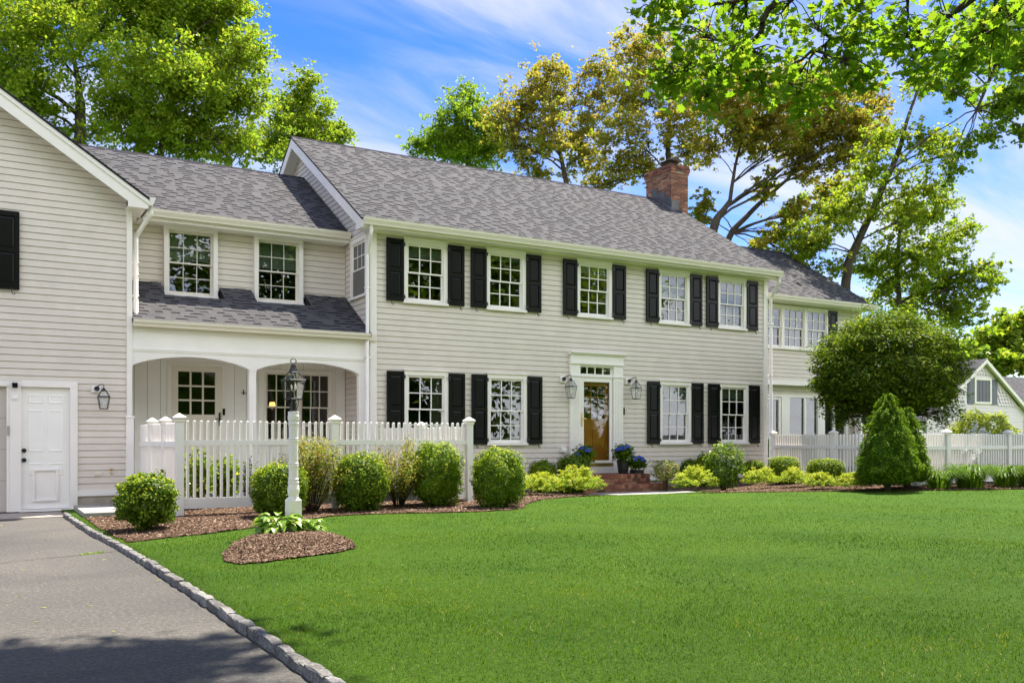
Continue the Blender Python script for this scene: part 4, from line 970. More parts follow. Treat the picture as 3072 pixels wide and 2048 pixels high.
V = np.concatenate([chips(BED, 42000, .012, .045), chips(BED2, 18000, .012, .045), chips(LMP, 16000, .008, .036, .07)])
np_mesh('bark_chips', V, np.arange(len(V)).reshape(-1, 4), 'mulch_chip', kind='stuff', label='loose bark chips covering the planting beds')
# grass blades
def blades():
    o = []
    bands = [(3.0, 7.0, 4200, 1.0), (7.0, 11.0, 1500, 1.4), (11, 16, 560, 2.0), (16, 24, 190, 2.8)]
    allv = []
    for (r0, r1, dens, ws) in bands:
        n = int(dens * (r1 ** 2 - r0 ** 2) * .5 * R(74)); r = np.sqrt(rr.uniform(r0 ** 2, r1 ** 2, n)); a = rr.uniform(YAW - R(37), YAW + R(37), n)
        x, y = r * np.sin(a), r * np.cos(a)
        k = (x > cbv(y) + .078) & ~inpoly(x, y, BED) & ~inpoly(x, y, BED2) & ~inpoly(x, y, LMP) & (y < 15.2) & ~((x > 10.9) & (x < 14.2) & (y > 14.8)); x, y = x[k], y[k]; n = len(x)
        h_ = rr.uniform(.010, .027, n) * (1 + .25 * np.sin(x * 1.7 + y) * np.sin(y * 1.3)); a = rr.uniform(0, 6.28, n); b = rr.uniform(0, 6.28, n); ln = rr.uniform(.1, 1.0, n) * h_
        w_ = rr.uniform(.0016, .0032, n) * ws; z = gh(x, y) - .004
        stray = rr.random(n) < .006; ln = np.where(stray, .06, ln); h_ = np.where(stray, .03, h_)
        c = np.stack([x, y, z], 1); s = np.stack([np.cos(a), np.sin(a), 0 * a], 1) * w_[:, None]; t = c + np.stack([np.cos(b) * ln, np.sin(b) * ln, h_], 1)
        allv.append(np.stack([c - s, c + s, t + s * .15], 1).reshape(-1, 3))
    return np.concatenate(allv)
V = blades(); NBL = len(V) // 3
np_mesh('grass', V, np.arange(len(V)).reshape(-1, 3), 'blade', kind='stuff', label='short mown grass blades of the lawn')
# fallen leaves and seeds on the drive
q = MB(); rg = random.Random(17)
for i in range(70):
    y = rg.uniform(4, 15); x = rg.uniform(curbx(y) - 5, curbx(y) - .05); a = rg.uniform(0, 6.28); s_ = rg.uniform(.012, .03)
    c, s = math.cos(a) * s_, math.sin(a) * s_; q.quad((x - c, y - s, .005), (x + s * .35, y - c * .35, .009), (x + c, y + s, .005), (x - s * .35, y + c * .35, .007))
q.build('fallen_leaves', ['gold_leaf'], kind='stuff', label='small yellow-green leaf scraps on the driveway')

# ---------------------------------------------------------------- foliage tools
def leafcloud(C, size, rng, up=.35, asp=.55, jit=.35, face=None):
    "rhombus leaves with a fold; C (n,3)"
    n = len(C); s = size * rng.uniform(1 - jit, 1 + jit, n)
    nrm = rng.normal(size=(n, 3)); nrm[:, 2] = np.abs(nrm[:, 2]) + up
    if face is not None: nrm = nrm * .55 + face * 1.0
    nrm /= np.linalg.norm(nrm, axis=1)[:, None]
    t = rng.normal(size=(n, 3)); t -= nrm * (t * nrm).sum(1)[:, None]; t /= np.linalg.norm(t, axis=1)[:, None]; b = np.cross(nrm, t)
    L_, w_ = s[:, None] * .5, s[:, None] * .5 * asp; dr = nrm * (s * .12)[:, None]
    V = np.stack([C - t * L_ - dr, C + b * w_, C + t * L_ - dr, C - b * w_], 1).reshape(-1, 3)
    return V
def quads(V): return np.arange(len(V)).reshape(-1, 4)
LOBE = np.array([(0, -.5), (.10, -.28), (.36, -.36), (.30, -.14), (.52, -.02), (.30, .10), (.34, .30), (.13, .22), (0, .52), (-.13, .22), (-.34, .30), (-.30, .10), (-.52, -.02), (-.30, -.14), (-.36, -.36), (-.10, -.28)])
def lobed(C, size, rng, hang=.5, lobe=LOBE):
    n = len(C); s = size * rng.uniform(.6, 1.3, n); nrm = rng.normal(size=(n, 3)); nrm[:, 2] = np.abs(nrm[:, 2]) + .6; nrm /= np.linalg.norm(nrm, axis=1)[:, None]
    t = rng.normal(size=(n, 3)); t[:, 2] -= hang * 1.6; t -= nrm * (t * nrm).sum(1)[:, None]; t /= np.linalg.norm(t, axis=1)[:, None]; b = np.cross(nrm, t); k = len(lobe)
    crease = np.abs(lobe[:, 0]) * .35
    V = C[:, None, :] + s[:, None, None] * (lobe[None, :, 0, None] * b[:, None, :] + lobe[None, :, 1, None] * t[:, None, :] + crease[None, :, None] * nrm[:, None, :] * .6)
    return V.reshape(-1, 3), np.arange(n * k).reshape(-1, k)
def fbm(p, f):
    return mnoise.fractal(Vector(p) * f, 1.0, 2.0, 3)

def bush(name, x, y, w_, h_, label, cat='bush', leafs=('box_leaf', 'box_sunlit_tip'), n=7000, ls=.032, seed=0, square=2.9, depth=None, group=None, lump=.085, base=.0, sunlit_tip_bias=.95, core=True, shrink=.9, z=None, stems=0, low=0.0):
    rng = np.random.default_rng(seed + 100); z = float(gh(x, y)) if z is None else z; depth = depth or w_
    # superellipsoid shell
    d = rng.normal(size=(n, 3)); d /= np.linalg.norm(d, axis=1)[:, None]; p_ = square
    rad = (np.abs(d[:, 0]) ** p_ + np.abs(d[:, 1]) ** p_ + np.abs(d[:, 2]) ** p_) ** (-1 / p_)
    lum = np.array([fbm(q_ + seed * 3.1, 2.2) for q_ in d]) * lump * 2.2 + np.array([fbm(q_ - seed * 1.7, 7) for q_ in d]) * lump
    u_ = rng.random(n) ** .6 * .16; rs = rad * (1 + lum - u_)
    hc = h_ * (.5 + low / 2)
    C = np.stack([x + d[:, 0] * rs * w_ / 2, y + d[:, 1] * rs * depth / 2, z + base + (h_ - base) * .5 + d[:, 2] * rs * (h_ - base) / 2], 1)
    C[:, 2] = np.maximum(C[:, 2], z + .01)
    V = leafcloud(C, ls, rng, .2, .62, .35, face=d); sunlit_tip = (u_ < .05) & (rng.random(n) < sunlit_tip_bias * np.clip(.28 + 1.1 * d[:, 2] + 1.2 * lum + .2 * rng.random(n), .04, 1)); mi = sunlit_tip.astype(int)  # bright tips gather at the top: new growth plus sunlight put into leaf colour
    parts = [V]; F4 = [quads(V)]; mis = [mi]
    if core:
        us_, vs_ = 18, 12; cv = []
        for j in range(vs_ + 1):
            for i in range(us_):
                th, ph = 2 * math.pi * i / us_, math.pi * j / vs_; dd = (math.sin(ph) * math.cos(th), math.sin(ph) * math.sin(th), math.cos(ph))
                r_ = (abs(dd[0]) ** p_ + abs(dd[1]) ** p_ + abs(dd[2]) ** p_) ** (-1 / p_) * (.80 + fbm(Vector(dd) + Vector((seed * 3.1,) * 3), 2.2) * lump * 2)
                cv.append((x + dd[0] * r_ * w_ / 2, y + dd[1] * r_ * depth / 2, max(z, z + base + (h_ - base) * .5 + dd[2] * r_ * (h_ - base) / 2)))
        k0 = len(V); cf = [(k0 + j * us_ + i, k0 + j * us_ + (i + 1) % us_, k0 + (j + 1) * us_ + (i + 1) % us_, k0 + (j + 1) * us_ + i) for j in range(vs_) for i in range(us_)]
        parts.append(np.array(cv)); F4.append(np.array(cf)); mis.append(np.full(len(cf), 0))
    if stems:
        t_ = empty(name, (x, y, z), label, cat, group); q = MB(); rg_ = random.Random(seed)
        for i in range(stems):
            a = rg_.uniform(0, 6.28); r_ = rg_.uniform(.1, .75); tx, ty = x + math.cos(a) * w_ / 2 * r_, y + math.sin(a) * depth / 2 * r_; q.tube([(x + math.cos(a) * .04, y + math.sin(a) * .04, z - .02), (x * .5 + tx * .5 + rg_.uniform(-.02, .02), y * .5 + ty * .5, z + h_ * .35), (tx, ty, z + h_ * .75)], [.010, .007, .004], 5)
        q.build('stem', ['stem'], t_)
        return np_mesh('foliage', np.concatenate(parts), np.concatenate(F4), list(leafs), np.concatenate(mis), parent=t_, origin=(x, y, z))
    return np_mesh(name, np.concatenate(parts), np.concatenate(F4), list(leafs), np.concatenate(mis), origin=(x, y, z), label=label, cat=cat, group=group)

BX = 'clipped boxwood bushes'
bush('boxwood_bush', 1.86, 12.55, .76, .74, 'loose ragged boxwood bush by the curb and the left fence post', group=BX, seed=1, n=8500, ls=.036, lump=.13, square=2.5, sunlit_tip_bias=.8, stems=7, core=True, base=.05)
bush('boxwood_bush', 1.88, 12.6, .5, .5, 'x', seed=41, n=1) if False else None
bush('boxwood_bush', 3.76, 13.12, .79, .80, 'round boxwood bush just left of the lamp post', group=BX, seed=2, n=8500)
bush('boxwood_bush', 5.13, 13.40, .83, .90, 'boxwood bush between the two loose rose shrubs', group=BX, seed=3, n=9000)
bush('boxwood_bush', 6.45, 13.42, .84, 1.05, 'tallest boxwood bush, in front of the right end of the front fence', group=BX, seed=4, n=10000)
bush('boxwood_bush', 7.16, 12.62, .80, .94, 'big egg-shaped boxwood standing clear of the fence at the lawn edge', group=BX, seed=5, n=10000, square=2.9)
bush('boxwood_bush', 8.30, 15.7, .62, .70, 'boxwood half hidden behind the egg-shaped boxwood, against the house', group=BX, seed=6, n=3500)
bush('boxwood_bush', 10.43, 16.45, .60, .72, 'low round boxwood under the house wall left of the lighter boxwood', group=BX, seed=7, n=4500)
bush('boxwood_bush', 11.05, 16.2, .72, .88, 'lighter green boxwood beside the left end of the brick steps', group=BX, seed=8, n=6000, leafs=('box_leaf', 'rose_leaf'), lump=.1, sunlit_tip_bias=.5, ls=.036)
bush('boxwood_bush', 14.66, 16.55, .46, .70, 'small dark bushy boxwood right of the twiggy shrub', group=BX, seed=9, n=2500, lump=.12, sunlit_tip_bias=.25)
bush('boxwood_bush', 15.0, 16.35, .54, .80, 'dark boxwood partly behind the tall feathery shrub', group=BX, seed=10, n=3000, lump=.12, sunlit_tip_bias=.2)
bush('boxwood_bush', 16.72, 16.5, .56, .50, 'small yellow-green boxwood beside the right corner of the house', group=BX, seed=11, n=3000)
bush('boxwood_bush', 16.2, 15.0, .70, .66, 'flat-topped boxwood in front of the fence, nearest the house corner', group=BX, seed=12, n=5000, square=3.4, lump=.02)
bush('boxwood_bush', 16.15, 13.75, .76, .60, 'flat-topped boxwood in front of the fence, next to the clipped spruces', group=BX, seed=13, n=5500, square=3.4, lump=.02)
bush('nandina_shrub', 13.25, 15.75, .56, .70, 'twiggy shrub with reddish-green leaves right of the brick steps', seed=14, n=1800, leafs=('rose_leaf', 'gold_low'), base=.28, ls=.04, lump=.14, core=False, stems=12, cat='shrub')
bush('feathery_shrub', 14.05, 14.75, .86, 1.0, 'tall feathery willow-like shrub standing in front of the dark boxwoods', cat='shrub', seed=15, n=5200, leafs=('lily', 'yellow_leaf'), ls=.05, lump=.2, core=False, stems=16, base=.12, square=2)
# rose shrubs: airy
def airy(x, y, w_, h_, label, seed, n=5200, leafs=('rose_leaf', 'rose_tip', 'dark_leaf'), ls=.036, group=None, name='rose_shrub', flare=1.0):
    rng = np.random.default_rng(seed); z = float(gh(x, y)); t_ = empty(name, (x, y, z), label, 'shrub', group); q = MB(); C = []; rg_ = random.Random(seed)
    for i in range(30):
        a = rg_.uniform(0, 6.28); r_ = math.sqrt(rg_.uniform(.02, 1)); hh = h_ * (1 - .45 * r_ ** 2) * rg_.uniform(.8, 1.05)
        P0 = Vector((x + math.cos(a) * .05, y + math.sin(a) * .05, z - .02)); P2 = Vector((x + math.cos(a) * r_ * w_ / 2, y + math.sin(a) * r_ * w_ / 2, z + hh)); P1 = P0.lerp(P2, .5) + Vector((math.cos(a), math.sin(a), 0)) * -.03 + Vector((0, 0, .05))
        pts = [P0.lerp(P1, t * 2) if t < .5 else P1.lerp(P2, t * 2 - 1) for t in (0, .25, .5, .75, 1)]
        q.tube(pts, [.009, .008, .006, .004, .002], 5)
        for k in range(n // 30):
            t = rg_.uniform(.22, 1.0) ** .8; p = P0.lerp(P1, t * 2) if t < .5 else P1.lerp(P2, t * 2 - 1); C.append(p + Vector((rng.normal() * .065, rng.normal() * .065, rng.normal() * .06)))
    q.build('stem', ['stem'], t_)
    C = np.array(C); V = leafcloud(C, ls, rng, .3, .55); e = (C[:, 2] - z) / h_; r_ = rng.random(len(C)); mi = np.where(r_ < .30 * e, 1, np.where(r_ < .5, 2, 0)); mi = np.minimum(mi, len(leafs) - 1)
    return np_mesh('foliage', V, quads(V), list(leafs), mi, parent=t_, origin=(x, y, z))
airy(4.42, 13.6, 1.38, 1.2, 'airy rose shrub with bronze leaves right behind the lamp post', 51, group='loose rose shrubs', n=9500)
airy(5.86, 13.6, 1.05, 1.15, 'airy rose shrub with reddish leaves leaning against the tallest boxwood', 52, group='loose rose shrubs', n=7000)
# golden spirea mounds: arching sprays
def mound(x, y, w_, h_, label, seed, n=4200, group='golden spirea mounds', leafs=('gold_leaf', 'gold_low'), ls=.042, dp=None):
    rng = np.random.default_rng(seed); z = float(gh(x, y)); dp = dp or w_ * .8
    w_ *= 1.15; m = 150; a = rng.uniform(0, 6.28, m); r_ = np.sqrt(rng.random(m)); tipx, tipy = x + np.cos(a) * r_ * w_ / 2, y + np.sin(a) * r_ * dp / 2; tz = z + h_ * np.clip(1 - .62 * r_ ** 2.6, .2, 1) * rng.uniform(.62, 1.08, m)
    k = rng.integers(0, m, n); t = rng.uniform(.35, 1, n) ** .6
    C = np.stack([x + (tipx[k] - x) * t, y + (tipy[k] - y) * t, z + (tz[k] - z) * (1 - (1 - t) ** 1.8)], 1) + rng.normal(size=(n, 3)) * [.02, .02, .014]; C[:, 2] = np.maximum(C[:, 2], z + .01)
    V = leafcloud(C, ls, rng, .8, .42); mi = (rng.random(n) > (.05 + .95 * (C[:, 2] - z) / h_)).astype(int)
    return np_mesh('spirea_mound', V, quads(V), list(leafs), mi, origin=(x, y, z), label=label, cat='shrub', group=group)
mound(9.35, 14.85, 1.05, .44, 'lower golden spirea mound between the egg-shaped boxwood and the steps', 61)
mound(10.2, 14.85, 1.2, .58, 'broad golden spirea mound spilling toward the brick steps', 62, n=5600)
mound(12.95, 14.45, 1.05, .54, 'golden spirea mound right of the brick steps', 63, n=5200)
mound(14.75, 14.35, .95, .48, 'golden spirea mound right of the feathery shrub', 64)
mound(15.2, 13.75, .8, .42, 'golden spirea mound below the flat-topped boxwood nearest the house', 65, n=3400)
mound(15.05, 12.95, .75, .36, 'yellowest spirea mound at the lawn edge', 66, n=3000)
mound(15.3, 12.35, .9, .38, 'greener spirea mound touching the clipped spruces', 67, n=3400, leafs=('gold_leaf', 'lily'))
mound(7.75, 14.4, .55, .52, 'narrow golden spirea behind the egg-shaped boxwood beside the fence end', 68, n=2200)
# strap-leaf clumps
def straps(name, x, y, r_, h_, n, label, mat='lily', seed=1, wd=.012, group=None, cat='plant', arch_=.5):
    rng = random.Random(seed); z = float(gh(x, y)); q = MB()
    for i in range(n):
        a = rng.uniform(0, 6.28); ro = rng.random() ** .5 * r_ * .35; L_ = r_ * rng.uniform(.4, 1); hh = h_ * rng.uniform(.6, 1.05); bx, by = x + math.cos(a) * ro, y + math.sin(a) * ro; b = a + rng.uniform(-.5, .5); c, s = math.cos(b), math.sin(b); px, py = -s * wd / 2, c * wd / 2
        prev = None; N_ = 5
        for k in range(N_ + 1):
            t = k / N_; d = L_ * t ** 1.5; zz_ = z + hh * (1 - (1 - t) ** 2) - arch_ * hh * max(0, t - .55) ** 1.4 * 1.6; w_ = (1 - t ** 3) + .05
            cur = ((bx + c * d - px * w_, by + s * d - py * w_, zz_), (bx + c * d + px * w_, by + s * d + py * w_, zz_))
            if prev: q.quad(prev[0], prev[1], cur[1], cur[0])
            prev = cur
    return q.build(name, [mat], None, label, cat, group, origin=(x, y, z))
for i, (x, y, r_, h_, n, lb) in enumerate([(17.1, 11.65, .62, .50, 280, 'daylily clump right beside the clipped spruces'), (17.85, 11.45, .72, .60, 420, 'largest daylily clump, below the white flower stalk'), (18.95, 11.35, .60, .56, 320, 'daylily clump between the largest clump and the picture edge'), (19.6, 11.2, .60, .56, 320, 'daylily clump at the right edge of the picture')]):
    straps('daylily_clump', x, y, r_, h_, n, lb, seed=70 + i, wd=.015, arch_=.75, group='daylily clumps along the fence')
straps('iris_clump', 16.35, 14.35, .18, .45, 40, 'thin upright iris leaves between the two flat-topped boxwoods', 'lily', 77, .02, arch_=.05)
# white flower stalks in front of fence
t_ = empty('flowering_stalk', (18.35, 11.9, .2), 'few white blooms on thin stalks in front of the right fence', 'flower'); q = MB(); q2 = MB(); rg = random.Random(6)
for i in range(9):
    x = 18.35 + rg.uniform(-.25, .75); y = 11.9 + rg.uniform(-.1, .1); z = rg.uniform(.72, 1.0); q.tube([(x, y, .2), (x + .02, y, z)], .004, 4)
    C = np.array([(x + rg.gauss(0, .03), y + rg.gauss(0, .03), z + rg.gauss(0, .035)) for _ in range(16)]); V = leafcloud(C, .035, np.random.default_rng(i)); q2.add([tuple(v) for v in V], [tuple(f) for f in quads(V)])
q.build('stem', ['green_stem'], t_); q2.build('bloom', ['white_petal'], t_)
# hosta
def hosta(x, y, label):
    rng = random.Random(5); z = .16; q = MB()
    for i in range(76):
        a = rng.uniform(0, 6.28); r0 = rng.uniform(.03, .12); L_ = rng.uniform(.12, .20); el = rng.uniform(.25, 1.2); st = rng.uniform(.06, .17); wd = L_ * rng.uniform(.28, .36)
        c, s = math.cos(a), math.sin(a); bz = z + st * math.sin(el) + .02; bx, by = x + c * (r0 + st * math.cos(el)), y + s * (r0 + st * math.cos(el)); prev = None; N_ = 6
        for k in range(N_ + 1):
            t = k / N_; w_ = wd * math.sin(math.pi * min(1, (t * .92 + .08)) ** .75); d = L_ * t; zz_ = bz + L_ * (math.sin(el) * t * .7 - .75 * t * t) ; f = .25 * w_
            L0 = (bx + c * d - s * w_, by + s * d + c * w_, zz_ + f); Mi = (bx + c * d, by + s * d, zz_ - f * .3); R0 = (bx + c * d + s * w_, by + s * d - c * w_, zz_ + f)
            if prev: q.quad(prev[0], prev[1], Mi, L0, 0); q.quad(prev[1], prev[2], R0, Mi, 0)
            prev = (L0, Mi, R0)
        q.tube([(x + c * .03, y + s * .03, z - .03), (bx, by, bz)], .004, 4)
    return q.build('hosta', ['hosta'], None, label, 'plant', None, origin=(x, y, z), smooth=True)
hosta(2.98, 10.42, 'hosta with pale yellow-green leaves growing at the foot of the lamp post')
bpy.data.objects['hosta'].scale = (.95, .95, 1.1)
h2 = bpy.data.objects[[o.name for o in bpy.data.objects if o.name.startswith('hosta')][-1]].copy(); COL.objects.link(h2); h2.location = (3.36, 10.50, .13); h2.scale = (.62, .62, .85); h2.rotation_euler = (0, 0, 2); h2['label'] = 'smaller hosta hugging the right side of the lamp post'
# potted hydrangeas
def hydrangea(x, y, z, w_, h_, rb, rt, ph, nh, label, seed, low=False):
    t_ = empty('potted_hydrangea', (x, y, z), label, 'potted plant', 'blue hydrangeas in black pots by the door'); rng = np.random.default_rng(seed); rg_ = random.Random(seed)
    if low: MB().box(x - rt, x + rt, y - rt * .8, y + rt * .8, z, z + ph).build('pot', ['pot'], t_, bevel=.01)
    else: MB().lathe((x, y, z), [(rb, 0), (rt, ph), (rt + .012, ph), (rt + .012, ph - .03), (rt, ph - .03)][:3], 24).build('pot', ['pot'], t_, smooth=False)
    C = rng.normal(size=(700, 3)) * [w_ * .22, w_ * .20, h_ * .13] + [x, y, z + ph + (h_ - ph) * .42]; C[:, 2] = np.maximum(C[:, 2], z + ph * .85); V = leafcloud(C, .085, rng, .6, .62); np_mesh('foliage', V, quads(V), ['box_leaf', 'lily'], (rng.random(700) < .5).astype(int), parent=t_, origin=(x, y, z))
    for i in range(nh):
        a = i * 2.4 + rg_.random(); r_ = math.sqrt((i + .3) / nh) * w_ * .46; c = Vector((x + math.cos(a) * r_, y + math.sin(a) * r_ * .8, z + h_ - .05 - .16 * (r_ / (w_ * .46)) ** 2 * rg_.random() * 1.6))
        d = rng.normal(size=(130, 3)); d /= np.linalg.norm(d, axis=1)[:, None]; d[:, 2] = np.abs(d[:, 2]) * .8 - .15; C = np.array(c) + d * rg_.uniform(.055, .075); V = leafcloud(C, .032, rng, 0, .9, .2, face=d); np_mesh('flower_head', V, quads(V), 'blue_petal', parent=t_, origin=tuple(c))
hydrangea(11.66, 16.62, .44, .46, .64, .10, .13, .34, 10, 'blue hydrangea in a black pot left of the front door', 81)
hydrangea(12.735, 16.62, .44, .48, .66, .11, .155, .31, 13, 'blue hydrangea in a tall black pot right of the front door', 82)
hydrangea(13.08, 16.55, .44, .46, .42, .10, .13, .085, 8, 'smaller blue hydrangea in a low black planter at the right end of the landing', 83, True)

# porch garden seen through the fence
airy(3.05, 15.3, .55, .98, 'leafy lily stems behind the left half of the front fence', 91, n=1500, leafs=('lily', 'yellow_leaf', 'maple_deep'), ls=.085, name='garden_perennial', group='perennials behind the front fence')
airy(3.55, 15.6, .55, .95, 'leafy peony stems behind the front fence below the porch door', 92, n=1500, leafs=('lily', 'yellow_leaf', 'maple_deep'), ls=.085, name='garden_perennial', group='perennials behind the front fence')
airy(2.62, 14.95, .4, .8, 'thin dark stems beside the left corner post of the fence', 93, n=500, leafs=('lily', 'dark_leaf'), ls=.07, name='garden_perennial', group='perennials behind the front fence')
airy(4.0, 15.9, .3, .85, 'stems with lilac blooms behind the front fence', 94, n=500, leafs=('lily', 'lilac_petal', 'lilac_petal'), ls=.05, name='garden_perennial', group='perennials behind the front fence')
airy(7.0, 15.1, .35, .95, 'climbing stems behind the right end post of the front fence', 95, n=700, leafs=('dark_leaf', 'lily'), ls=.05, name='garden_perennial', group='perennials behind the front fence')
airy(2.1, 13.35, .3, .45, 'small weedy plant with lilac flowers between the ragged boxwood and the fence post', 96, n=350, leafs=('lily', 'lilac_petal'), ls=.04, name='garden_perennial', group='perennials behind the front fence')
bpy.data.objects[:]
# clipped spruces
def spruce(x, y, w_, h_, label, seed, n=26000):
    rng = np.random.default_rng(seed); z = float(gh(x, y)); t_ = empty('clipped_spruce', (x, y, z), label, 'conifer', 'two clipped dwarf spruces')
    hN = rng.random(n) ** 1.25; a = rng.uniform(0, 2 * np.pi, n)
    prof = np.interp(hN, [0, .04, .12, .3, .55, .8, .93, 1], [.70, .92, 1.0, .95, .70, .40, .22, .03])
    lum = np.array([fbm((math.cos(q_) * 1.0 + seed, math.sin(q_) * 1.0, k * 2.6), 3.2) for q_, k in zip(a, hN)]) * .24
    inn = rng.random(n) ** 1.3 * .13; r_ = w_ / 2 * (prof + lum - inn)
    C = np.stack([x + np.cos(a) * r_, y + np.sin(a) * r_, z + .16 + hN * (h_ - .16) + lum * .25], 1); face = np.stack([np.cos(a), np.sin(a), np.full(n, .6)], 1)
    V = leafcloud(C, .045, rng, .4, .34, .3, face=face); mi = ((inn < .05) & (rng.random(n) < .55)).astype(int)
    cv = []; rings = 14
    for j in range(rings + 1):
        hh = j / rings; pr = np.interp(hh, [0, .04, .12, .3, .55, .8, .93, 1], [.70, .92, 1.0, .95, .70, .40, .22, .03])
        for i in range(24): q_ = 2 * math.pi * i / 24; rr_ = w_ / 2 * (pr + fbm((math.cos(q_) + seed, math.sin(q_), hh * 2.6), 3.2) * .24 - .14); cv.append((x + math.cos(q_) * max(.01, rr_), y + math.sin(q_) * max(.01, rr_), z + .18 + hh * (h_ - .22)))
    k0 = len(V); cf = np.array([(k0 + j * 24 + i, k0 + j * 24 + (i + 1) % 24, k0 + (j + 1) * 24 + (i + 1) % 24, k0 + (j + 1) * 24 + i) for j in range(rings) for i in range(24)])
    np_mesh('crown', np.concatenate([V, cv]), np.concatenate([quads(V), cf]), ['spruce', 'spruce_tip'], np.concatenate([mi, np.zeros(len(cf), int)]), parent=t_, origin=(x, y, z))
    MB().tube([(x, y, z - .05), (x + .02, y, z + .3), (x, y, z + .7)], [.07, .055, .04], 8).build('trunk', ['bark'], t_)
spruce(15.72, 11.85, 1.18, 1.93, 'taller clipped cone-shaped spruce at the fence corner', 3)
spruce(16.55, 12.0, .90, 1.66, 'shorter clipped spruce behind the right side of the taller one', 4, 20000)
A_T = [(2.95, 34.23, 0.0, 0.236), (2.95, 34.23, 11.46, 0.188), (2.97, 34.21, 12.49, 0.176), (2.9, 34.25, 13.52, 0.088), (2.66, 34.4, 14.89, 0.05)]
A_B = [(1.39, 33.07, 14.42, 1.88), (3.31, 35.81, 16.41, 1.71), (3.92, 34.39, 14.35, 0.91), (1.06, 34.46, 12.66, 1.2), (2.26, 34.62, 11.57, 0.86), (-0.1, 35.76, 14.11, 1.71), (2.93, 35.13, 17.68, 1.94), (0.82, 37.07, 17.64, 1.83), (4.18, 32.25, 15.4, 1.03), (3.47, 33.19, 11.59, 0.51), (1.2, 35.95, 11.89, 0.69)]
B_T = [(4.96, 30.73, 0.0, 0.147), (4.97, 30.72, 10.27, 0.118), (5.14, 30.62, 11.23, 0.106), (5.34, 30.5, 12.3, 0.071), (5.53, 30.39, 13.69, 0.047)]
B_B = [(5.68, 32.43, 15.61, 1.55), (6.89, 31.39, 14.92, 1.34), (4.33, 29.74, 12.57, 1.02), (5.44, 28.84, 12.08, 1.28), (7.14, 30.58, 13.0, 1.12), (7.52, 29.68, 12.23, 0.64), (6.37, 30.47, 11.18, 1.12), (6.99, 29.07, 10.57, 0.8), (4.28, 31.45, 11.87, 1.02), (4.45, 31.23, 10.75, 0.64), (5.78, 30.64, 16.1, 1.6), (7.1, 28.64, 13.17, 0.8), (3.58, 31.4, 11.72, 0.64), (5.12, 30.36, 11.04, 0.85), (7.0, 29.96, 15.25, 0.64)]
C_T = [(11.34, 36.25, 0.0, 0.131), (11.34, 36.25, 12.76, 0.105), (11.32, 36.27, 13.98, 0.083), (11.34, 36.25, 15.07, 0.045)]
C_B = [(11.26, 35.85, 15.6, 0.57), (11.19, 36.45, 14.84, 0.85), (11.85, 35.66, 14.37, 0.75), (12.39, 35.83, 13.83, 0.61), (10.65, 36.95, 14.2, 0.75), (10.01, 36.14, 12.92, 0.68), (10.63, 35.07, 12.85, 1.09), (12.93, 35.73, 13.69, 0.41), (11.7, 35.45, 13.13, 0.82), (11.17, 35.7, 13.52, 0.82)]
Dt_T = [(19.08, 36.35, 0.0, 0.145), (19.08, 36.35, 14.0, 0.116), (19.04, 36.37, 15.36, 0.083), (19.01, 36.38, 16.27, 0.05)]
Dt_B = [(18.84, 35.98, 16.48, 0.63), (18.3, 35.81, 15.51, 0.83), (19.43, 35.88, 15.66, 0.83), (19.59, 35.25, 14.68, 0.76), (17.56, 36.15, 14.52, 0.83), (17.18, 37.25, 14.39, 0.73), (19.62, 37.55, 15.03, 1.21), (20.42, 36.11, 14.61, 0.6), (18.77, 37.25, 14.35, 0.91), (19.22, 35.5, 14.09, 0.91)]
E_T = [(21.18, 31.63, 0.0, 0.144), (21.24, 31.59, 11.81, 0.115), (21.04, 31.71, 13.07, 0.085), (20.76, 31.88, 14.33, 0.062), (20.64, 31.95, 15.45, 0.039)]
E_B = [(20.47, 32.46, 15.86, 1.12), (19.75, 33.19, 14.68, 0.98), (21.78, 32.4, 15.67, 1.26), (22.71, 32.22, 14.48, 1.12), (20.19, 32.82, 13.51, 0.84), (23.55, 31.66, 16.05, 1.12), (19.99, 30.94, 13.78, 0.98), (19.04, 32.82, 13.61, 0.63), (22.28, 32.11, 13.22, 0.84), (20.41, 32.37, 12.44, 0.63), (22.88, 31.48, 17.15, 0.7), (18.48, 32.4, 14.5, 0.7), (19.52, 32.54, 15.29, 0.7), (20.56, 31.57, 16.7, 0.56)]
Fb_T = [(23.59, 27.89, 0.0, 0.136), (23.62, 27.87, 11.25, 0.109), (23.6, 27.89, 13.11, 0.096), (23.67, 27.84, 14.3, 0.058), (23.55, 27.91, 15.63, 0.037)]
Fb_B = [(23.68, 28.89, 16.54, 1.19), (24.99, 28.36, 15.94, 1.33), (22.38, 28.55, 14.68, 1.19), (23.12, 27.4, 13.67, 1.06), (21.28, 27.75, 12.68, 0.99), (25.24, 27.44, 14.47, 1.06), (22.71, 28.33, 12.03, 0.93), (21.96, 29.53, 12.22, 0.86), (22.03, 28.53, 16.72, 0.73), (24.79, 27.73, 12.86, 0.66), (22.87, 27.9, 16.93, 0.6), (25.01, 27.78, 17.09, 0.8), (25.95, 27.05, 15.68, 0.8), (21.07, 29.2, 11.21, 0.66)]
Gb_T = [(23.76, 25.47, 0.0, 0.216), (23.76, 25.47, 9.07, 0.173), (23.89, 25.4, 9.51, 0.145), (24.3, 25.15, 10.19, 0.076), (24.46, 25.06, 11.45, 0.055), (24.73, 24.9, 12.7, 0.035)]
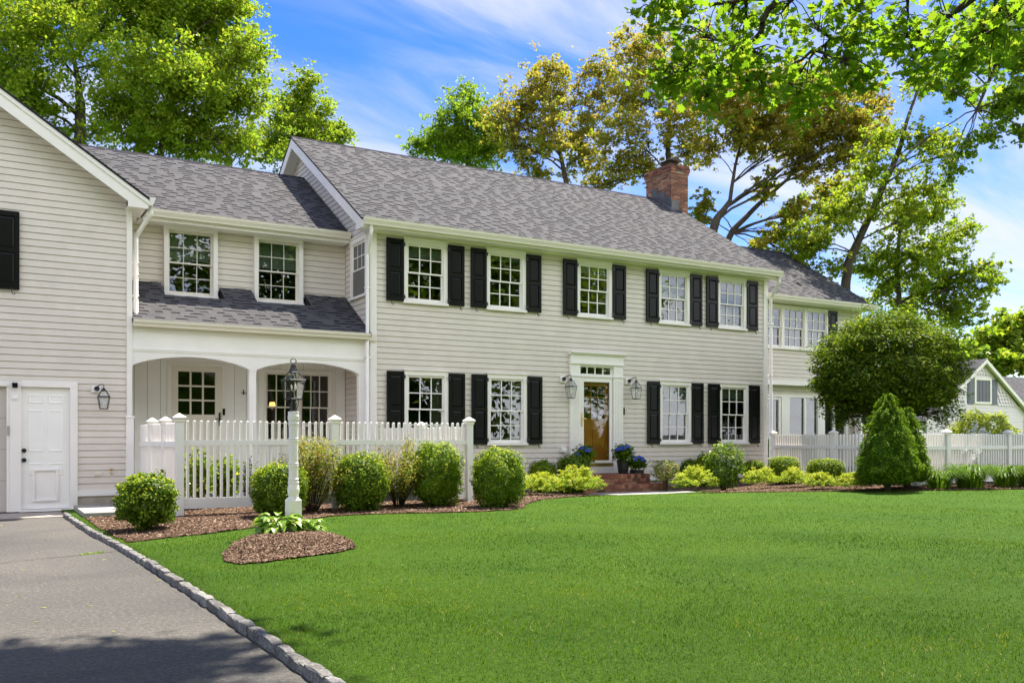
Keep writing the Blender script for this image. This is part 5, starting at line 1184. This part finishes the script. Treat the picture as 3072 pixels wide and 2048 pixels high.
Gb_B = [(24.59, 24.42, 13.77, 1.06), (25.2, 23.37, 13.91, 1.19), (27.46, 23.81, 13.99, 1.13), (27.32, 22.17, 12.96, 0.94), (25.55, 24.52, 12.85, 0.88), (27.06, 23.15, 12.47, 0.94), (27.78, 22.1, 12.17, 0.75), (26.9, 23.64, 11.45, 0.69), (23.76, 24.42, 12.64, 0.75), (28.85, 22.35, 13.54, 0.63), (23.28, 24.78, 13.64, 0.75), (23.08, 25.1, 11.98, 0.63), (27.99, 22.86, 11.66, 0.56), (25.52, 25.17, 12.53, 0.75), (25.43, 23.42, 12.76, 0.94), (26.96, 22.91, 14.23, 0.81), (28.88, 22.68, 14.4, 0.56), (29.77, 22.62, 12.9, 0.5), (26.55, 23.97, 11.99, 0.63)]
Hb_T = [(24.85, 25.99, 0.0, 0.16), (24.9, 25.96, 8.78, 0.128), (25.12, 25.83, 9.3, 0.113), (26.01, 25.31, 10.33, 0.085), (26.9, 24.78, 11.23, 0.057), (27.68, 24.33, 12.26, 0.036)]
Hb_B = [(26.19, 24.62, 9.18, 0.71), (26.19, 25.83, 8.7, 0.45), (26.86, 24.08, 9.79, 0.64), (28.77, 24.13, 11.08, 0.71), (27.08, 23.95, 8.77, 0.58), (25.98, 24.93, 10.88, 0.52), (28.78, 24.46, 10.11, 0.52), (26.86, 24.41, 8.2, 0.45), (24.24, 26.54, 10.37, 0.45), (23.93, 26.48, 9.8, 0.39)]
I_T = [(24.73, 20.26, 0.0, 0.198), (24.75, 20.25, 6.27, 0.158), (24.82, 20.21, 7.04, 0.146), (25.35, 19.9, 8.37, 0.116), (25.82, 19.62, 9.58, 0.104), (26.25, 19.37, 10.69, 0.085), (26.54, 19.2, 11.91, 0.055), (26.92, 18.97, 13.12, 0.031)]
I_B = [(25.86, 19.52, 11.11, 0.66), (25.15, 19.74, 10.18, 0.72), (26.41, 18.55, 10.93, 0.66), (27.92, 18.99, 10.74, 0.55), (23.59, 19.78, 8.45, 0.77), (23.92, 20.74, 7.82, 0.72), (23.89, 21.42, 7.6, 0.55), (24.36, 19.64, 9.06, 0.66), (26.38, 19.4, 9.61, 0.66), (27.1, 19.04, 13.07, 0.5), (27.39, 18.16, 10.98, 0.39), (25.42, 19.69, 8.67, 0.44), (24.44, 20.77, 6.99, 0.55), (26.61, 19.07, 8.46, 0.61), (27.54, 18.98, 9.67, 0.55)]
J_T = [(28.05, 20.63, 0.0, 0.113), (28.07, 20.62, 5.54, 0.091), (27.95, 20.69, 7.31, 0.078), (28.05, 20.63, 8.49, 0.059), (27.95, 20.69, 9.67, 0.033)]
J_B = [(28.16, 20.7, 9.23, 0.65), (28.95, 19.95, 9.16, 0.71), (27.68, 21.03, 7.81, 0.77), (28.06, 19.84, 7.53, 0.88), (30.11, 20.09, 7.9, 0.71), (30.5, 19.7, 8.71, 0.53), (29.68, 20.05, 6.66, 0.83), (29.85, 18.91, 6.51, 0.65), (28.5, 20.42, 6.14, 0.94), (29.81, 19.26, 5.74, 0.65), (30.44, 18.91, 7.26, 0.41), (28.16, 21.53, 6.62, 0.71), (30.28, 20.46, 5.55, 0.77), (26.56, 20.85, 7.2, 0.47), (31.3, 19.08, 7.01, 0.33)]
K_T = [(68.25, 41.07, 0.0, 0.387), (68.25, 41.07, 4.19, 0.31), (68.25, 41.07, 7.8, 0.206)]
K_B = [(67.88, 41.11, 8.82, 1.29), (69.34, 40.66, 9.76, 1.29), (68.01, 42.53, 8.43, 1.03), (65.84, 42.39, 7.79, 0.9), (70.51, 39.78, 9.61, 1.55), (67.87, 41.63, 7.31, 1.29), (68.11, 39.68, 7.68, 1.55)]
Kd_T = [(59.76, 39.1, 0.0, 0.295), (59.76, 39.1, 3.94, 0.236), (59.76, 39.1, 6.3, 0.165)]
Kd_B = [(59.49, 39.18, 6.76, 1.06), (60.63, 39.04, 6.21, 0.94), (59.32, 39.83, 7.28, 0.94), (57.74, 39.02, 5.75, 1.18), (59.92, 37.96, 6.57, 0.71)]
L_T = [(31.05, 11.9, 0.0, 0.599), (31.05, 11.9, 5.22, 0.479), (30.64, 12.15, 10.96, 0.383), (28.99, 13.12, 13.84, 0.211), (27.33, 14.09, 14.03, 0.115), (26.18, 14.77, 13.26, 0.077), (25.19, 15.35, 12.02, 0.057), (24.69, 15.64, 10.68, 0.038)]
L_B = [(24.43, 15.28, 12.3, 0.72), (26.07, 15.29, 12.18, 0.81), (24.6, 15.99, 11.54, 0.53), (25.9, 15.59, 10.98, 0.62), (24.64, 15.31, 9.9, 0.38), (24.31, 15.65, 9.47, 0.27), (23.93, 15.81, 8.88, 0.27), (25.5, 14.57, 10.96, 0.72), (24.19, 16.24, 12.22, 0.43), (25.56, 14.7, 9.88, 0.38), (26.67, 14.57, 12.72, 0.96), (23.39, 16.12, 11.35, 0.34), (24.87, 15.06, 13.07, 0.77), (22.44, 16.94, 8.8, 0.11), (24.09, 16.17, 8.52, 0.17)]
M_T = [(19.47, 14.65, 0.0, 0.187), (19.47, 14.65, 1.45, 0.149), (19.5, 14.64, 2.03, 0.133), (19.51, 14.63, 2.61, 0.099), (19.44, 14.67, 3.36, 0.058)]
M_B = [(18.71, 14.31, 3.65, 0.66), (18.92, 15.35, 3.43, 0.62), (20.28, 14.48, 3.63, 0.66), (18.64, 15.69, 2.81, 0.41), (18.0, 15.3, 2.23, 0.32), (20.33, 13.78, 2.84, 0.5), (19.76, 15.01, 2.89, 0.75), (20.63, 14.22, 2.2, 0.51), (18.48, 14.95, 2.02, 0.48), (20.06, 14.65, 2.04, 0.62), (20.67, 13.84, 1.86, 0.35), (19.19, 15.16, 3.97, 0.41), (19.33, 14.21, 3.92, 0.46), (18.27, 15.12, 1.78, 0.29), (20.84, 14.45, 3.23, 0.5), (18.43, 15.05, 2.6, 0.5), (18.93, 14.67, 1.77, 0.41)]
N_B = [(2.98, 3.59, 3.43, 0.08), (3.22, 3.68, 3.54, 0.06), (3.22, 3.55, 3.33, 0.1), (3.24, 3.71, 3.22, 0.09), (3.17, 3.77, 3.17, 0.05), (3.16, 3.36, 3.07, 0.08), (3.09, 3.36, 2.93, 0.06), (3.65, 3.65, 3.5, 0.1), (3.44, 3.33, 3.2, 0.09), (3.43, 3.32, 3.04, 0.08), (3.97, 3.58, 3.27, 0.08), (3.74, 3.32, 3.03, 0.05), (3.81, 3.55, 3.59, 0.11), (3.79, 3.29, 3.4, 0.1), (3.92, 3.34, 3.26, 0.09), (3.83, 3.02, 3.06, 0.06), (4.13, 3.21, 3.44, 0.11), (4.43, 3.21, 3.57, 0.12), (4.26, 3.05, 3.25, 0.08), (4.53, 3.06, 3.53, 0.13), (4.65, 2.93, 3.42, 0.11), (4.43, 2.6, 3.36, 0.12), (4.33, 3.19, 3.42, 0.09), (4.51, 2.95, 3.27, 0.05), (3.87, 3.12, 3.45, 0.1), (4.1, 2.77, 3.2, 0.07), (4.87, 2.95, 3.44, 0.09), (3.94, 3.2, 3.29, 0.07), (3.53, 3.63, 3.59, 0.09), (4.85, 2.97, 3.64, 0.11)]
N_L = [[(5.48, 1.37, 4.48, 0.088), (5.14, 2.11, 3.81, 0.055), (4.51, 2.73, 3.6, 0.034), (4.01, 3.15, 3.62, 0.023), (3.61, 3.39, 3.57, 0.018), (3.5, 3.4, 3.4, 0.014), (3.49, 3.4, 3.34, 0.012), (3.35, 3.41, 3.24, 0.01), (3.21, 3.49, 3.17, 0.007), (3.09, 3.56, 3.13, 0.003)], [(5.14, 2.11, 3.81, 0.036), (4.72, 2.86, 3.66, 0.029), (4.17, 3.19, 3.64, 0.016), (4.09, 3.23, 3.51, 0.013), (4.04, 3.26, 3.45, 0.011), (3.88, 3.3, 3.35, 0.009), (3.74, 3.38, 3.24, 0.007), (3.65, 3.43, 3.15, 0.004)], [(4.51, 2.73, 3.6, 0.024), (4.43, 2.97, 3.49, 0.016), (4.31, 3.05, 3.38, 0.011), (4.28, 3.06, 3.24, 0.005)], [(3.61, 3.39, 3.57, 0.014), (3.38, 3.59, 3.56, 0.009), (3.22, 3.68, 3.55, 0.006), (3.09, 3.77, 3.51, 0.004)], [(3.35, 3.41, 3.24, 0.007), (3.3, 3.44, 3.1, 0.005), (3.27, 3.46, 2.93, 0.003)], [(4.98, 2.33, 3.69, 0.027), (4.79, 2.63, 3.53, 0.016), (4.57, 2.77, 3.4, 0.01), (4.45, 2.84, 3.32, 0.005)]]
M_C = (19.45, 14.66, 2.84)
# ---------------------------------------------------------------- trees
def bez(a, c, b, t): return a * (1 - t) ** 2 + c * 2 * t * (1 - t) + b * t * t
def tree(name, label, T_, B_, mats, n, ls, seed, cat='tree', group=None, flat=.65, asp=.72, K=11, up=.5, mixp=(1.,), sig=.30, extra=None, lob=False, limbs=1.0, rc=True):
    rng = np.random.default_rng(seed); rg = random.Random(seed); base = T_[0][:3]; t_ = empty(name, base, label, cat, group)
    q = MB(); P = [Vector(p[:3]) for p in T_]; RR = [p[3] for p in T_]
    # trunk resample with wobble
    pts, rad = [], []
    for i in range(len(P) - 1):
        for k in range(4):
            t = k / 4; w_ = .12 * RR[i]; pts.append(P[i].lerp(P[i + 1], t) + Vector((rg.uniform(-w_, w_), rg.uniform(-w_, w_), 0))); rad.append(RR[i] * (1 - t) + RR[i + 1] * t)
    pts.append(P[-1]); rad.append(RR[-1]); q.tube(pts, rad, 9)
    C = []; W_ = []
    for (bx, by, bz, br) in B_:
        c = Vector((bx, by, bz)); best = None
        for i in range(len(pts) // 3, len(pts)):
            d = (pts[i] - c).length; s_ = d + max(0, pts[i].z - (c.z - .45 * d)) * 2.0
            if best is None or s_ < best[0]: best = (s_, i)
        i = best[1]; p = pts[i]; d = (c - p).length; r0 = min(rad[i] * .6, .010 + d * .012) * limbs
        ctl = p.lerp(c, .45) + Vector((rg.uniform(-.08, .08) * d, rg.uniform(-.08, .08) * d, .14 * d)); L_ = [bez(p, ctl, c, k / 8) + Vector((rg.uniform(-1, 1), rg.uniform(-1, 1), rg.uniform(-1, 1))) * (d * .012 if 0 < k < 8 else 0) for k in range(9)]
        q.tube(L_, [r0 * (1 - .72 * k / 8) for k in range(9)], 6)
        m = max(4, int(K))
        for k in range(m):
            dv = Vector(rng.normal(size=3)); dv.normalize(); dv *= br * rng.random() ** .42 * 1.12; e = c + Vector((dv.x, dv.y, dv.z * .85)); j = rg.choice([4, 5, 6, 7, 8]); s = L_[j]; dd = (e - s).length
            c2 = s.lerp(e, .5) + Vector((rg.uniform(-.12, .12), rg.uniform(-.12, .12), rg.uniform(-.02, .16))) * dd; rs = r0 * (1 - .72 * j / 8) * .6
            S = [bez(s, c2, e, u / 4) for u in range(5)]; q.tube(S, [rs * (1 - .75 * u / 4) for u in range(5)], 4, cap=False)
            for u in range(4):
                e2 = e + Vector(rng.normal(size=3)) * br * .34; q.tube([S[3], S[3].lerp(e2, .5) + Vector((0, 0, .04 * br)), e2], [rs * .4, rs * .28, rs * .14], 3, cap=False); C.append(e2); W_.append(br)
            C.append(e); W_.append(br); C.append(S[2]); W_.append(br * .7)
    q.build('trunk', ['bark'], t_, smooth=True)
    C = np.array(C); W_ = np.array(W_); pr = W_ ** 2 / (W_ ** 2).sum(); k = rng.choice(len(C), n, p=pr)
    X = C[k] + rng.normal(size=(n, 3)) * (W_[k] * sig)[:, None] * [1, 1, flat]
    if lob: V, Fq = lobed(X, ls, rng)
    else: V = leafcloud(X, ls, rng, up, asp, .4); Fq = quads(V)
    cm_ = (k * 7919 % 97) / 97.0; mi = np.zeros(n, int); r_ = rng.random(n) * .45 + cm_ * .55; acc = 0
    for a in range(len(mats)): mi = np.where(r_ >= acc, a, mi); acc += mixp[a]
    np_mesh('crown', V, Fq, list(mats), mi, parent=t_, origin=base)
    return t_
g1 = 'green maples behind the low wing'; g2 = 'bronze-leaved maples behind the main roof'
tree('maple_tree', 'leftmost big green maple, thick forked trunk showing above the garage gable', A_T, A_B, ('maple_leaf', 'yellow_leaf', 'maple_deep'), 56000, .12, 1, group=g1, mixp=(.5, .25, .25), K=24, limbs=1.6, sig=.125)
tree('maple_tree', 'wide green maple rising over the roof of the low wing', B_T, B_B, ('maple_leaf', 'yellow_leaf', 'maple_deep'), 64000, .115, 2, group=g1, mixp=(.5, .2, .3), K=26, sig=.125, limbs=1.2)
tree('maple_tree', 'smaller green tree right behind the left gable peak of the main house', C_T, C_B, ('maple_leaf', 'yellow_leaf', 'maple_deep'), 25000, .12, 3, group=g1, mixp=(.4, .2, .4), sig=.125, K=22)
tree('maple_tree', 'narrow deep green tree showing above the middle of the long roof', Dt_T, Dt_B, ('maple_deep', 'maple_leaf'), 25000, .12, 4, mixp=(.6, .4), sig=.125, K=22)
tree('bronze_maple', 'leftmost of the bronze-leaved maples, above the long roof', E_T, E_B, ('bronze_leaf', 'yellow_leaf'), 21000, .13, 5, group=g2, mixp=(.72, .28), sig=.10, K=18)
tree('bronze_maple', 'bronze-leaved maple directly behind the chimney', Fb_T, Fb_B, ('bronze_leaf', 'yellow_leaf'), 25000, .125, 6, group=g2, mixp=(.7, .3), sig=.10, K=18)
tree('bronze_maple', 'bronze-leaved maple with bare forked limbs just right of the chimney', Gb_T, Gb_B, ('bronze_leaf', 'yellow_leaf'), 40000, .12, 7, group=g2, mixp=(.75, .25), sig=.10, K=20, limbs=.75)
tree('bronze_maple', 'low leaning maple with sparse bronze leaves above the right end of the roof', Hb_T, Hb_B, ('bronze_leaf', 'yellow_leaf', 'maple_deep'), 13000, .12, 8, group=g2, mixp=(.5, .25, .25), sig=.11, K=14)
tree('leaning_tree', 'tall tree with a long trunk leaning right above the right wing', I_T, I_B, ('yellow_leaf', 'maple_leaf'), 15000, .11, 9, mixp=(.55, .45), sig=.11, K=15)
tree('young_maple', 'loose multi-branched green tree right of the leaning trunk', J_T, J_B, ('maple_leaf', 'yellow_leaf', 'maple_deep'), 21000, .12, 10, mixp=(.5, .25, .25), sig=.12, K=17)
tree('far_tree', 'bright green round tree beyond the neighbouring house', K_T, K_B, ('maple_leaf', 'yellow_leaf'), 11000, .42, 11, mixp=(.6, .4), sig=.2)
tree('far_tree', 'dark green tree beyond the neighbouring house, left of the bright one', Kd_T, Kd_B, ('maple_deep', 'dark_leaf'), 7000, .42, 12, mixp=(.5, .5), sig=.2)
tree('small_leaf_tree', 'small-leaved branches hanging in from the right edge against the sky', L_T, L_B, ('maple_deep', 'maple_leaf'), 17000, .12, 13, mixp=(.6, .4), sig=.12, K=14, limbs=1)
tree('ornamental_tree', 'dark rounded ornamental tree behind the right fence', M_T, M_B, ('dark_leaf', 'box_leaf', 'yellow_leaf'), 18000, .09, 14, mixp=(.25, .5, .25), sig=.17, asp=.42, K=20, up=1.0, flat=.5)
orn = [o for o in bpy.data.objects if o.name.startswith('ornamental_tree')][0]
def dome():
    rng = np.random.default_rng(140); n = 46000; c = np.array(M_C); d = rng.normal(size=(n, 3)); d /= np.linalg.norm(d, axis=1)[:, None]
    lum = np.array([fbm(q_ * [1, 1, 2.6], 1.9) for q_ in d]) * .16 + np.array([fbm(q_ * [1, 1, 2.2] + 5, 5.5) for q_ in d]) * .10
    low = np.where(d[:, 2] < -.35, 1 + (d[:, 2] + .35) * .55, 1); r_ = (1 + lum - rng.random(n) ** 1.4 * .30) * low
    X = c + d * r_[:, None] * [1.83, 1.7, 1.50]; keep = (d[:, 2] > -.95); X, d = X[keep], d[keep]
    V = leafcloud(X, .10, rng, .9, .40, .4, face=d * .5); np_mesh('crown', V, quads(V), ['box_leaf', 'dark_leaf', 'yellow_leaf'], rng.choice(3, len(X), p=[.42, .50, .08]), parent=orn, origin=tuple(W[orn]))
dome()
# overhanging maple: near branches with real lobed leaves
def near_maple():
    rng = np.random.default_rng(77); rg = random.Random(77)
    trunk = [(11.5, -3.6, 0, .26), (11.3, -3.5, 2.5, .22), (10.8, -3.0, 4.0, .17), (10.0, -2.2, 4.8, .12), N_L[0][0]]
    t_ = empty('overhanging_maple', trunk[0][:3], 'near maple whose leafy branches hang into the top right of the view', 'tree'); q = MB()
    q.tube([p[:3] for p in trunk], [p[3] for p in trunk], 12)
    allp = []
    for br in N_L:
        P = [Vector(p[:3]) for p in br]; Q, Rr = [], []
        for i in range(len(P) - 1):
            for k in range(4): t = k / 4; Q.append(P[i].lerp(P[i + 1], t) + Vector((rg.uniform(-1, 1), rg.uniform(-1, 1), rg.uniform(-1, 1))) * .012); Rr.append(br[i][3] * (1 - t) + br[i + 1][3] * t)
        Q.append(P[-1]); Rr.append(br[-1][3]); q.tube(Q, Rr, 7); allp += list(zip(Q, Rr))
    X = []
    for (bx, by, bz, br) in N_B:
        c = Vector((bx, by, bz)); p, r_ = min(allp, key=lambda a: (a[0] - c).length + max(0, c.z - a[0].z) * .5)
        d = (c - p).length; ctl = p.lerp(c, .5) + Vector((0, 0, .08 * d)); L_ = [bez(p, ctl, c, k / 6) for k in range(7)]; q.tube(L_, [min(r_, .012) * (1 - .6 * k / 6) for k in range(7)], 5)
        for k in range(14):
            e = c + Vector(rng.normal(size=3)) * br * .72; s = L_[rg.choice([2, 3, 4, 5, 6])]; q.tube([s, s.lerp(e, .5) + Vector((0, 0, .03)), e], [.004, .003, .0015], 4, cap=False)
            for m in range(rg.choice([8, 10, 12])): X.append(e + Vector(rng.normal(size=3)) * [.5, 1][m % 2] * .055 + Vector((0, 0, -.015)))
    q.build('trunk', ['bark'], t_, smooth=True)
    X = np.array(X); V, Fq = lobed(X, .048, rng, .8); np_mesh('crown', V, Fq, ['near_leaf', 'maple_leaf'], (rng.random(len(X)) < .3).astype(int), parent=t_, origin=trunk[0][:3])
near_maple()
# trees across the street side: they shade the drive and show in the window panes
def street_tree(x, y, h_, r_, seed, label, n=16000):
    rg = random.Random(seed); T_ = [(x, y, 0, .3), (x, y, h_ * .3, .26), (x + .3, y, h_ * .6, .15), (x, y + .2, h_ * .85, .06)]
    B_ = [(x + rg.uniform(-.62, .62) * r_, y + rg.uniform(-.62, .62) * r_, h_ * rg.uniform(.38, .95), r_ * rg.uniform(.3, .45)) for _ in range(24)]
    return tree('street_tree', label, T_, B_, ('maple_deep', 'maple_leaf'), n, .42, seed, mixp=(.6, .4), group='trees on the street side, seen only mirrored in the windows')
s1 = street_tree(4, -14, 17, 8, 201, 'shade tree on the street side behind the viewpoint')
for i, (x, y, s_, a) in enumerate([(15, -13, 1.0, 1), (26, -15, 1.05, 2.2), (36, -18, .8, 3.4), (-8, -13, 1.1, 4.5)]):
    c = copy_tree(s1); c.location = (x, y, 0); c.scale = (s_, s_, s_); c.rotation_euler = (0, 0, a)
T_ = [(1.0, -3.0, 0, .26), (1.0, -2.8, 4, .22), (1.2, -1.0, 6.2, .16), (1.6, 2.5, 7.2, .09), (2.0, 5.0, 7.4, .05)]
rg = random.Random(5); B_ = [(rg.uniform(-1.8, 3.3), rg.uniform(2.6, 6.7), rg.uniform(7.0, 7.7), rg.uniform(.7, 1.0)) for _ in range(34)]
tree('street_tree', 'tree beside the viewpoint whose crown shades the near driveway', T_, B_, ('maple_deep', 'maple_leaf'), 60000, .2, 300, mixp=(.6, .4))

# ---------------------------------------------------------------- neighbouring house
EXP = .19; GRV = .03
nb = empty('neighbouring_house', (47.8, 30, 0), 'pale grey house far right with a steep gable, scalloped shingles and slate-blue shutters', 'house')
FN = FRONT(30); pk, half, pt = 47.85, 5.0, .66; zpk = 5.62
ev = zpk - half * pt; nclip = lambda z: (pk - half + .15, pk + half - .15) if z + .1 < ev + .1 else (pk - (zpk - .12 - z) / pt, pk + (zpk - .12 - z) / pt)
mb = MB(FN); siding(mb, 0, 0, -.1, 3.10, [], nclip); mb.box(pk - half + .15, pk + half - .15, .02, 8, -.2, ev); mb.build('siding_wall', ['neighbour_paint'], nb)
mb = MB(FN); z = 3.05; row = 0
while z < zpk - .2:
    a, b = nclip(z); x = a + (row % 2) * .13
    while x < b - .05:
        w_ = .24; n_ = 7; v = [(x, .006, z + .21), (x, -.03, z + .06)] + [(x + w_ * k / n_, -.05, z + .07 - .08 * math.sin(math.pi * k / n_)) for k in range(1, n_)] + [(x + w_, -.03, z + .06), (x + w_, .006, z + .21)]
        if not (46.25 < x < 49.25 and 2.95 < z < 4.62) and nclip(z + .21)[0] < x and x + w_ < nclip(z + .21)[1]: mb.add(v, [tuple(range(len(v)))])
        x += .26
    z += .19; row += 1
mb.extr([(pk - half + .2, ev), (pk, zpk - .15), (pk + half - .2, ev)], 30.018, 30.3, 0, 'y') if False else None
mb.add([(pk - half + .2, .012, ev - .1), (pk + half - .2, .012, ev - .1), (pk, .012, zpk - .12)], [(0, 1, 2)]); mb.build('scalloped_shingles', ['neighbour_paint'], nb)
wn = MB(FN); wn.box(47.10, 47.24, -.07, .02, 3.15, 4.60); wn.box(48.52, 48.66, -.07, .02, 3.15, 4.60); wn.box(47.24, 48.52, -.07, .02, 4.46, 4.60); wn.box(47.24, 48.52, -.08, .02, 3.15, 3.26); wn = wn.build('window', ['cream'], nb)
MB(FN).box(47.24, 48.52, -.03, .005, 3.26, 4.46).build('pane', ['slate_paint'], wn)
q = MB(FN)
for i in range(1, 4): x = 47.24 + 1.28 * i / 4; q.box(x - .015, x + .015, -.045, -.03, 3.3, 4.42)
for i in range(1, 4): z = 3.26 + 1.2 * i / 4; q.box(47.27, 48.49, -.046, -.031, z - (.03 if i == 2 else .012), z + (.03 if i == 2 else .012))
q.build('sash', ['lead'], wn)
for a in (46.52, 48.70):
    q = MB(FN); q.box(a, a + .52, -.05, -.012, 3.12, 4.52)
    for z0, z1 in ((3.24, 3.78), (3.88, 4.42)): q.box(a + .1, a + .42, -.058, -.049, z0, z1)
    q.build('shutter', ['slate_paint'], nb)
mb = MB()
for sg in (-1, 1): mb.extr([(pk + sg * (half + .3), ev - .3 * pt), (pk, zpk), (pk, zpk - .22), (pk + sg * (half + .3), ev - .3 * pt - .22)], 29.7 + (.001 if sg > 0 else 0), 29.74, 0, 'y')
for sg in (-1, 1): mb.extr([(pk + sg * (half + .25), ev - .25 * pt - .06), (pk, zpk - .06), (pk, zpk - .09), (pk + sg * (half + .25), ev - .25 * pt - .09)], 29.745 + (.001 if sg > 0 else 0), 30.02, 0, 'y')
mb.build('rake_board', ['cream'], nb)
mb = MB()
for sg in (-1, 1):
    s = Vector((-sg * half, 0, half * pt)); ln = s.length; s /= ln; n = Vector((sg * pt, 0, 1)).normalized()
    shingles(mb, (pk + sg * (half + .3), 29.7 if sg > 0 else 42, ev - .3 * pt + .01), (0, 1 if sg > 0 else -1, 0), s, n, 12.3, ln + .35, 40 + sg, .2)
    mb.extr([(pk + sg * (half + .3), ev - .3 * pt), (pk, zpk), (pk, zpk - .05), (pk + sg * (half + .3), ev - .3 * pt - .05)], 29.74 + (.001 if sg > 0 else 0), 42, 1, 'y')
s = Vector((0, 4, 2.6)); ln = s.length; s /= ln; n = Vector((0, -s.z, s.y)); shingles(mb, (49.0, 33.5, 3.0), (1, 0, 0), s, n, 24, ln, 55, .2); mb.extr([(33.5, 2.98), (37.5, 5.58), (41.5, 2.98)], 49, 73, 1, 'x')
shingles(mb, (43.2, 32.2, 3.35), (1, 0, 0), Vector((0, .88, .47)), Vector((0, -.47, .88)), 3.6, 2.6, 56, .2)
mb.build('roof', ['shingle', 'shingle_band'], nb)
MB().box(43.4, 46.6, 32.5, 38, -.1, 3.35).box(53, 73, 34, 41, -.1, 3.0).build('rear_wing', ['neighbour_paint'], nb)
MB().box(43.2, 46.8, 32.1, 32.25, 3.2, 3.36).build('gutter', ['cream'], nb)
q = MB(); q.extr([(50.4, 4.0), (51.8, 4.75), (53.2, 4.0)], 32.4, 35, 0, 'y'); q.box(50.6, 53.0, 32.9, 35, 3.3, 4.0); q.build('dormer', ['cream'], nb)
MB(FN).box(52.2, 52.75, -.05, .02, .4, 1.9).build('door', ['slate_paint'], nb)
MB(FN).box(51.85, 52.15, -.04, .02, -.1, 2.35).build('door_trim', ['cream'], nb)
# shrubs beyond the right fence
bush('golden_shrub', 23.0, 14.4, 1.85, 1.75, 'spreading golden-green shrub rising behind the right fence', seed=21, n=8000, leafs=('yellow_leaf', 'gold_leaf'), ls=.07, lump=.16, square=2.1, cat='shrub', sunlit_tip_bias=.6, core=False, stems=14, depth=1.6, base=.3)
mound(20.45, 12.95, 1.0, 1.30, 'white-flowering azalea peeking over the right fence', 22, n=2600, group=None, leafs=('white_petal', 'lily'), ls=.07)
def hedge(): pass
for (x, y, w_, h_, lb, sd) in [(30.5, 24, 5, 1.55, 'dark hedge far behind the right fence, left of the golden shrub', 31), (27.0, 26.5, 4.0, 1.5, 'dark hedge beside the right wing of the house', 32)]:
    bush('garden_hedge', x, y, w_, h_, lb, seed=sd, n=5000, leafs=('maple_deep', 'dark_leaf'), ls=.16, square=3.5, cat='hedge', depth=1.6, lump=.08)
MB().box(26, 40, 22.4, 22.5, 0, 1.42).build('garden_wall', ['terracotta'], None, 'low brown board fence far behind the ornamental tree', 'fence')

bush('unseen_hedge', -3, -20, 68, 6.5, 'unseen tall hedge added on the street side to darken the window reflections', seed=33, n=9000, leafs=('maple_deep', 'dark_leaf'), ls=.5, square=6, cat='hedge', depth=3, lump=.05)  # added out of view to block the bright horizon mirrored in the panes
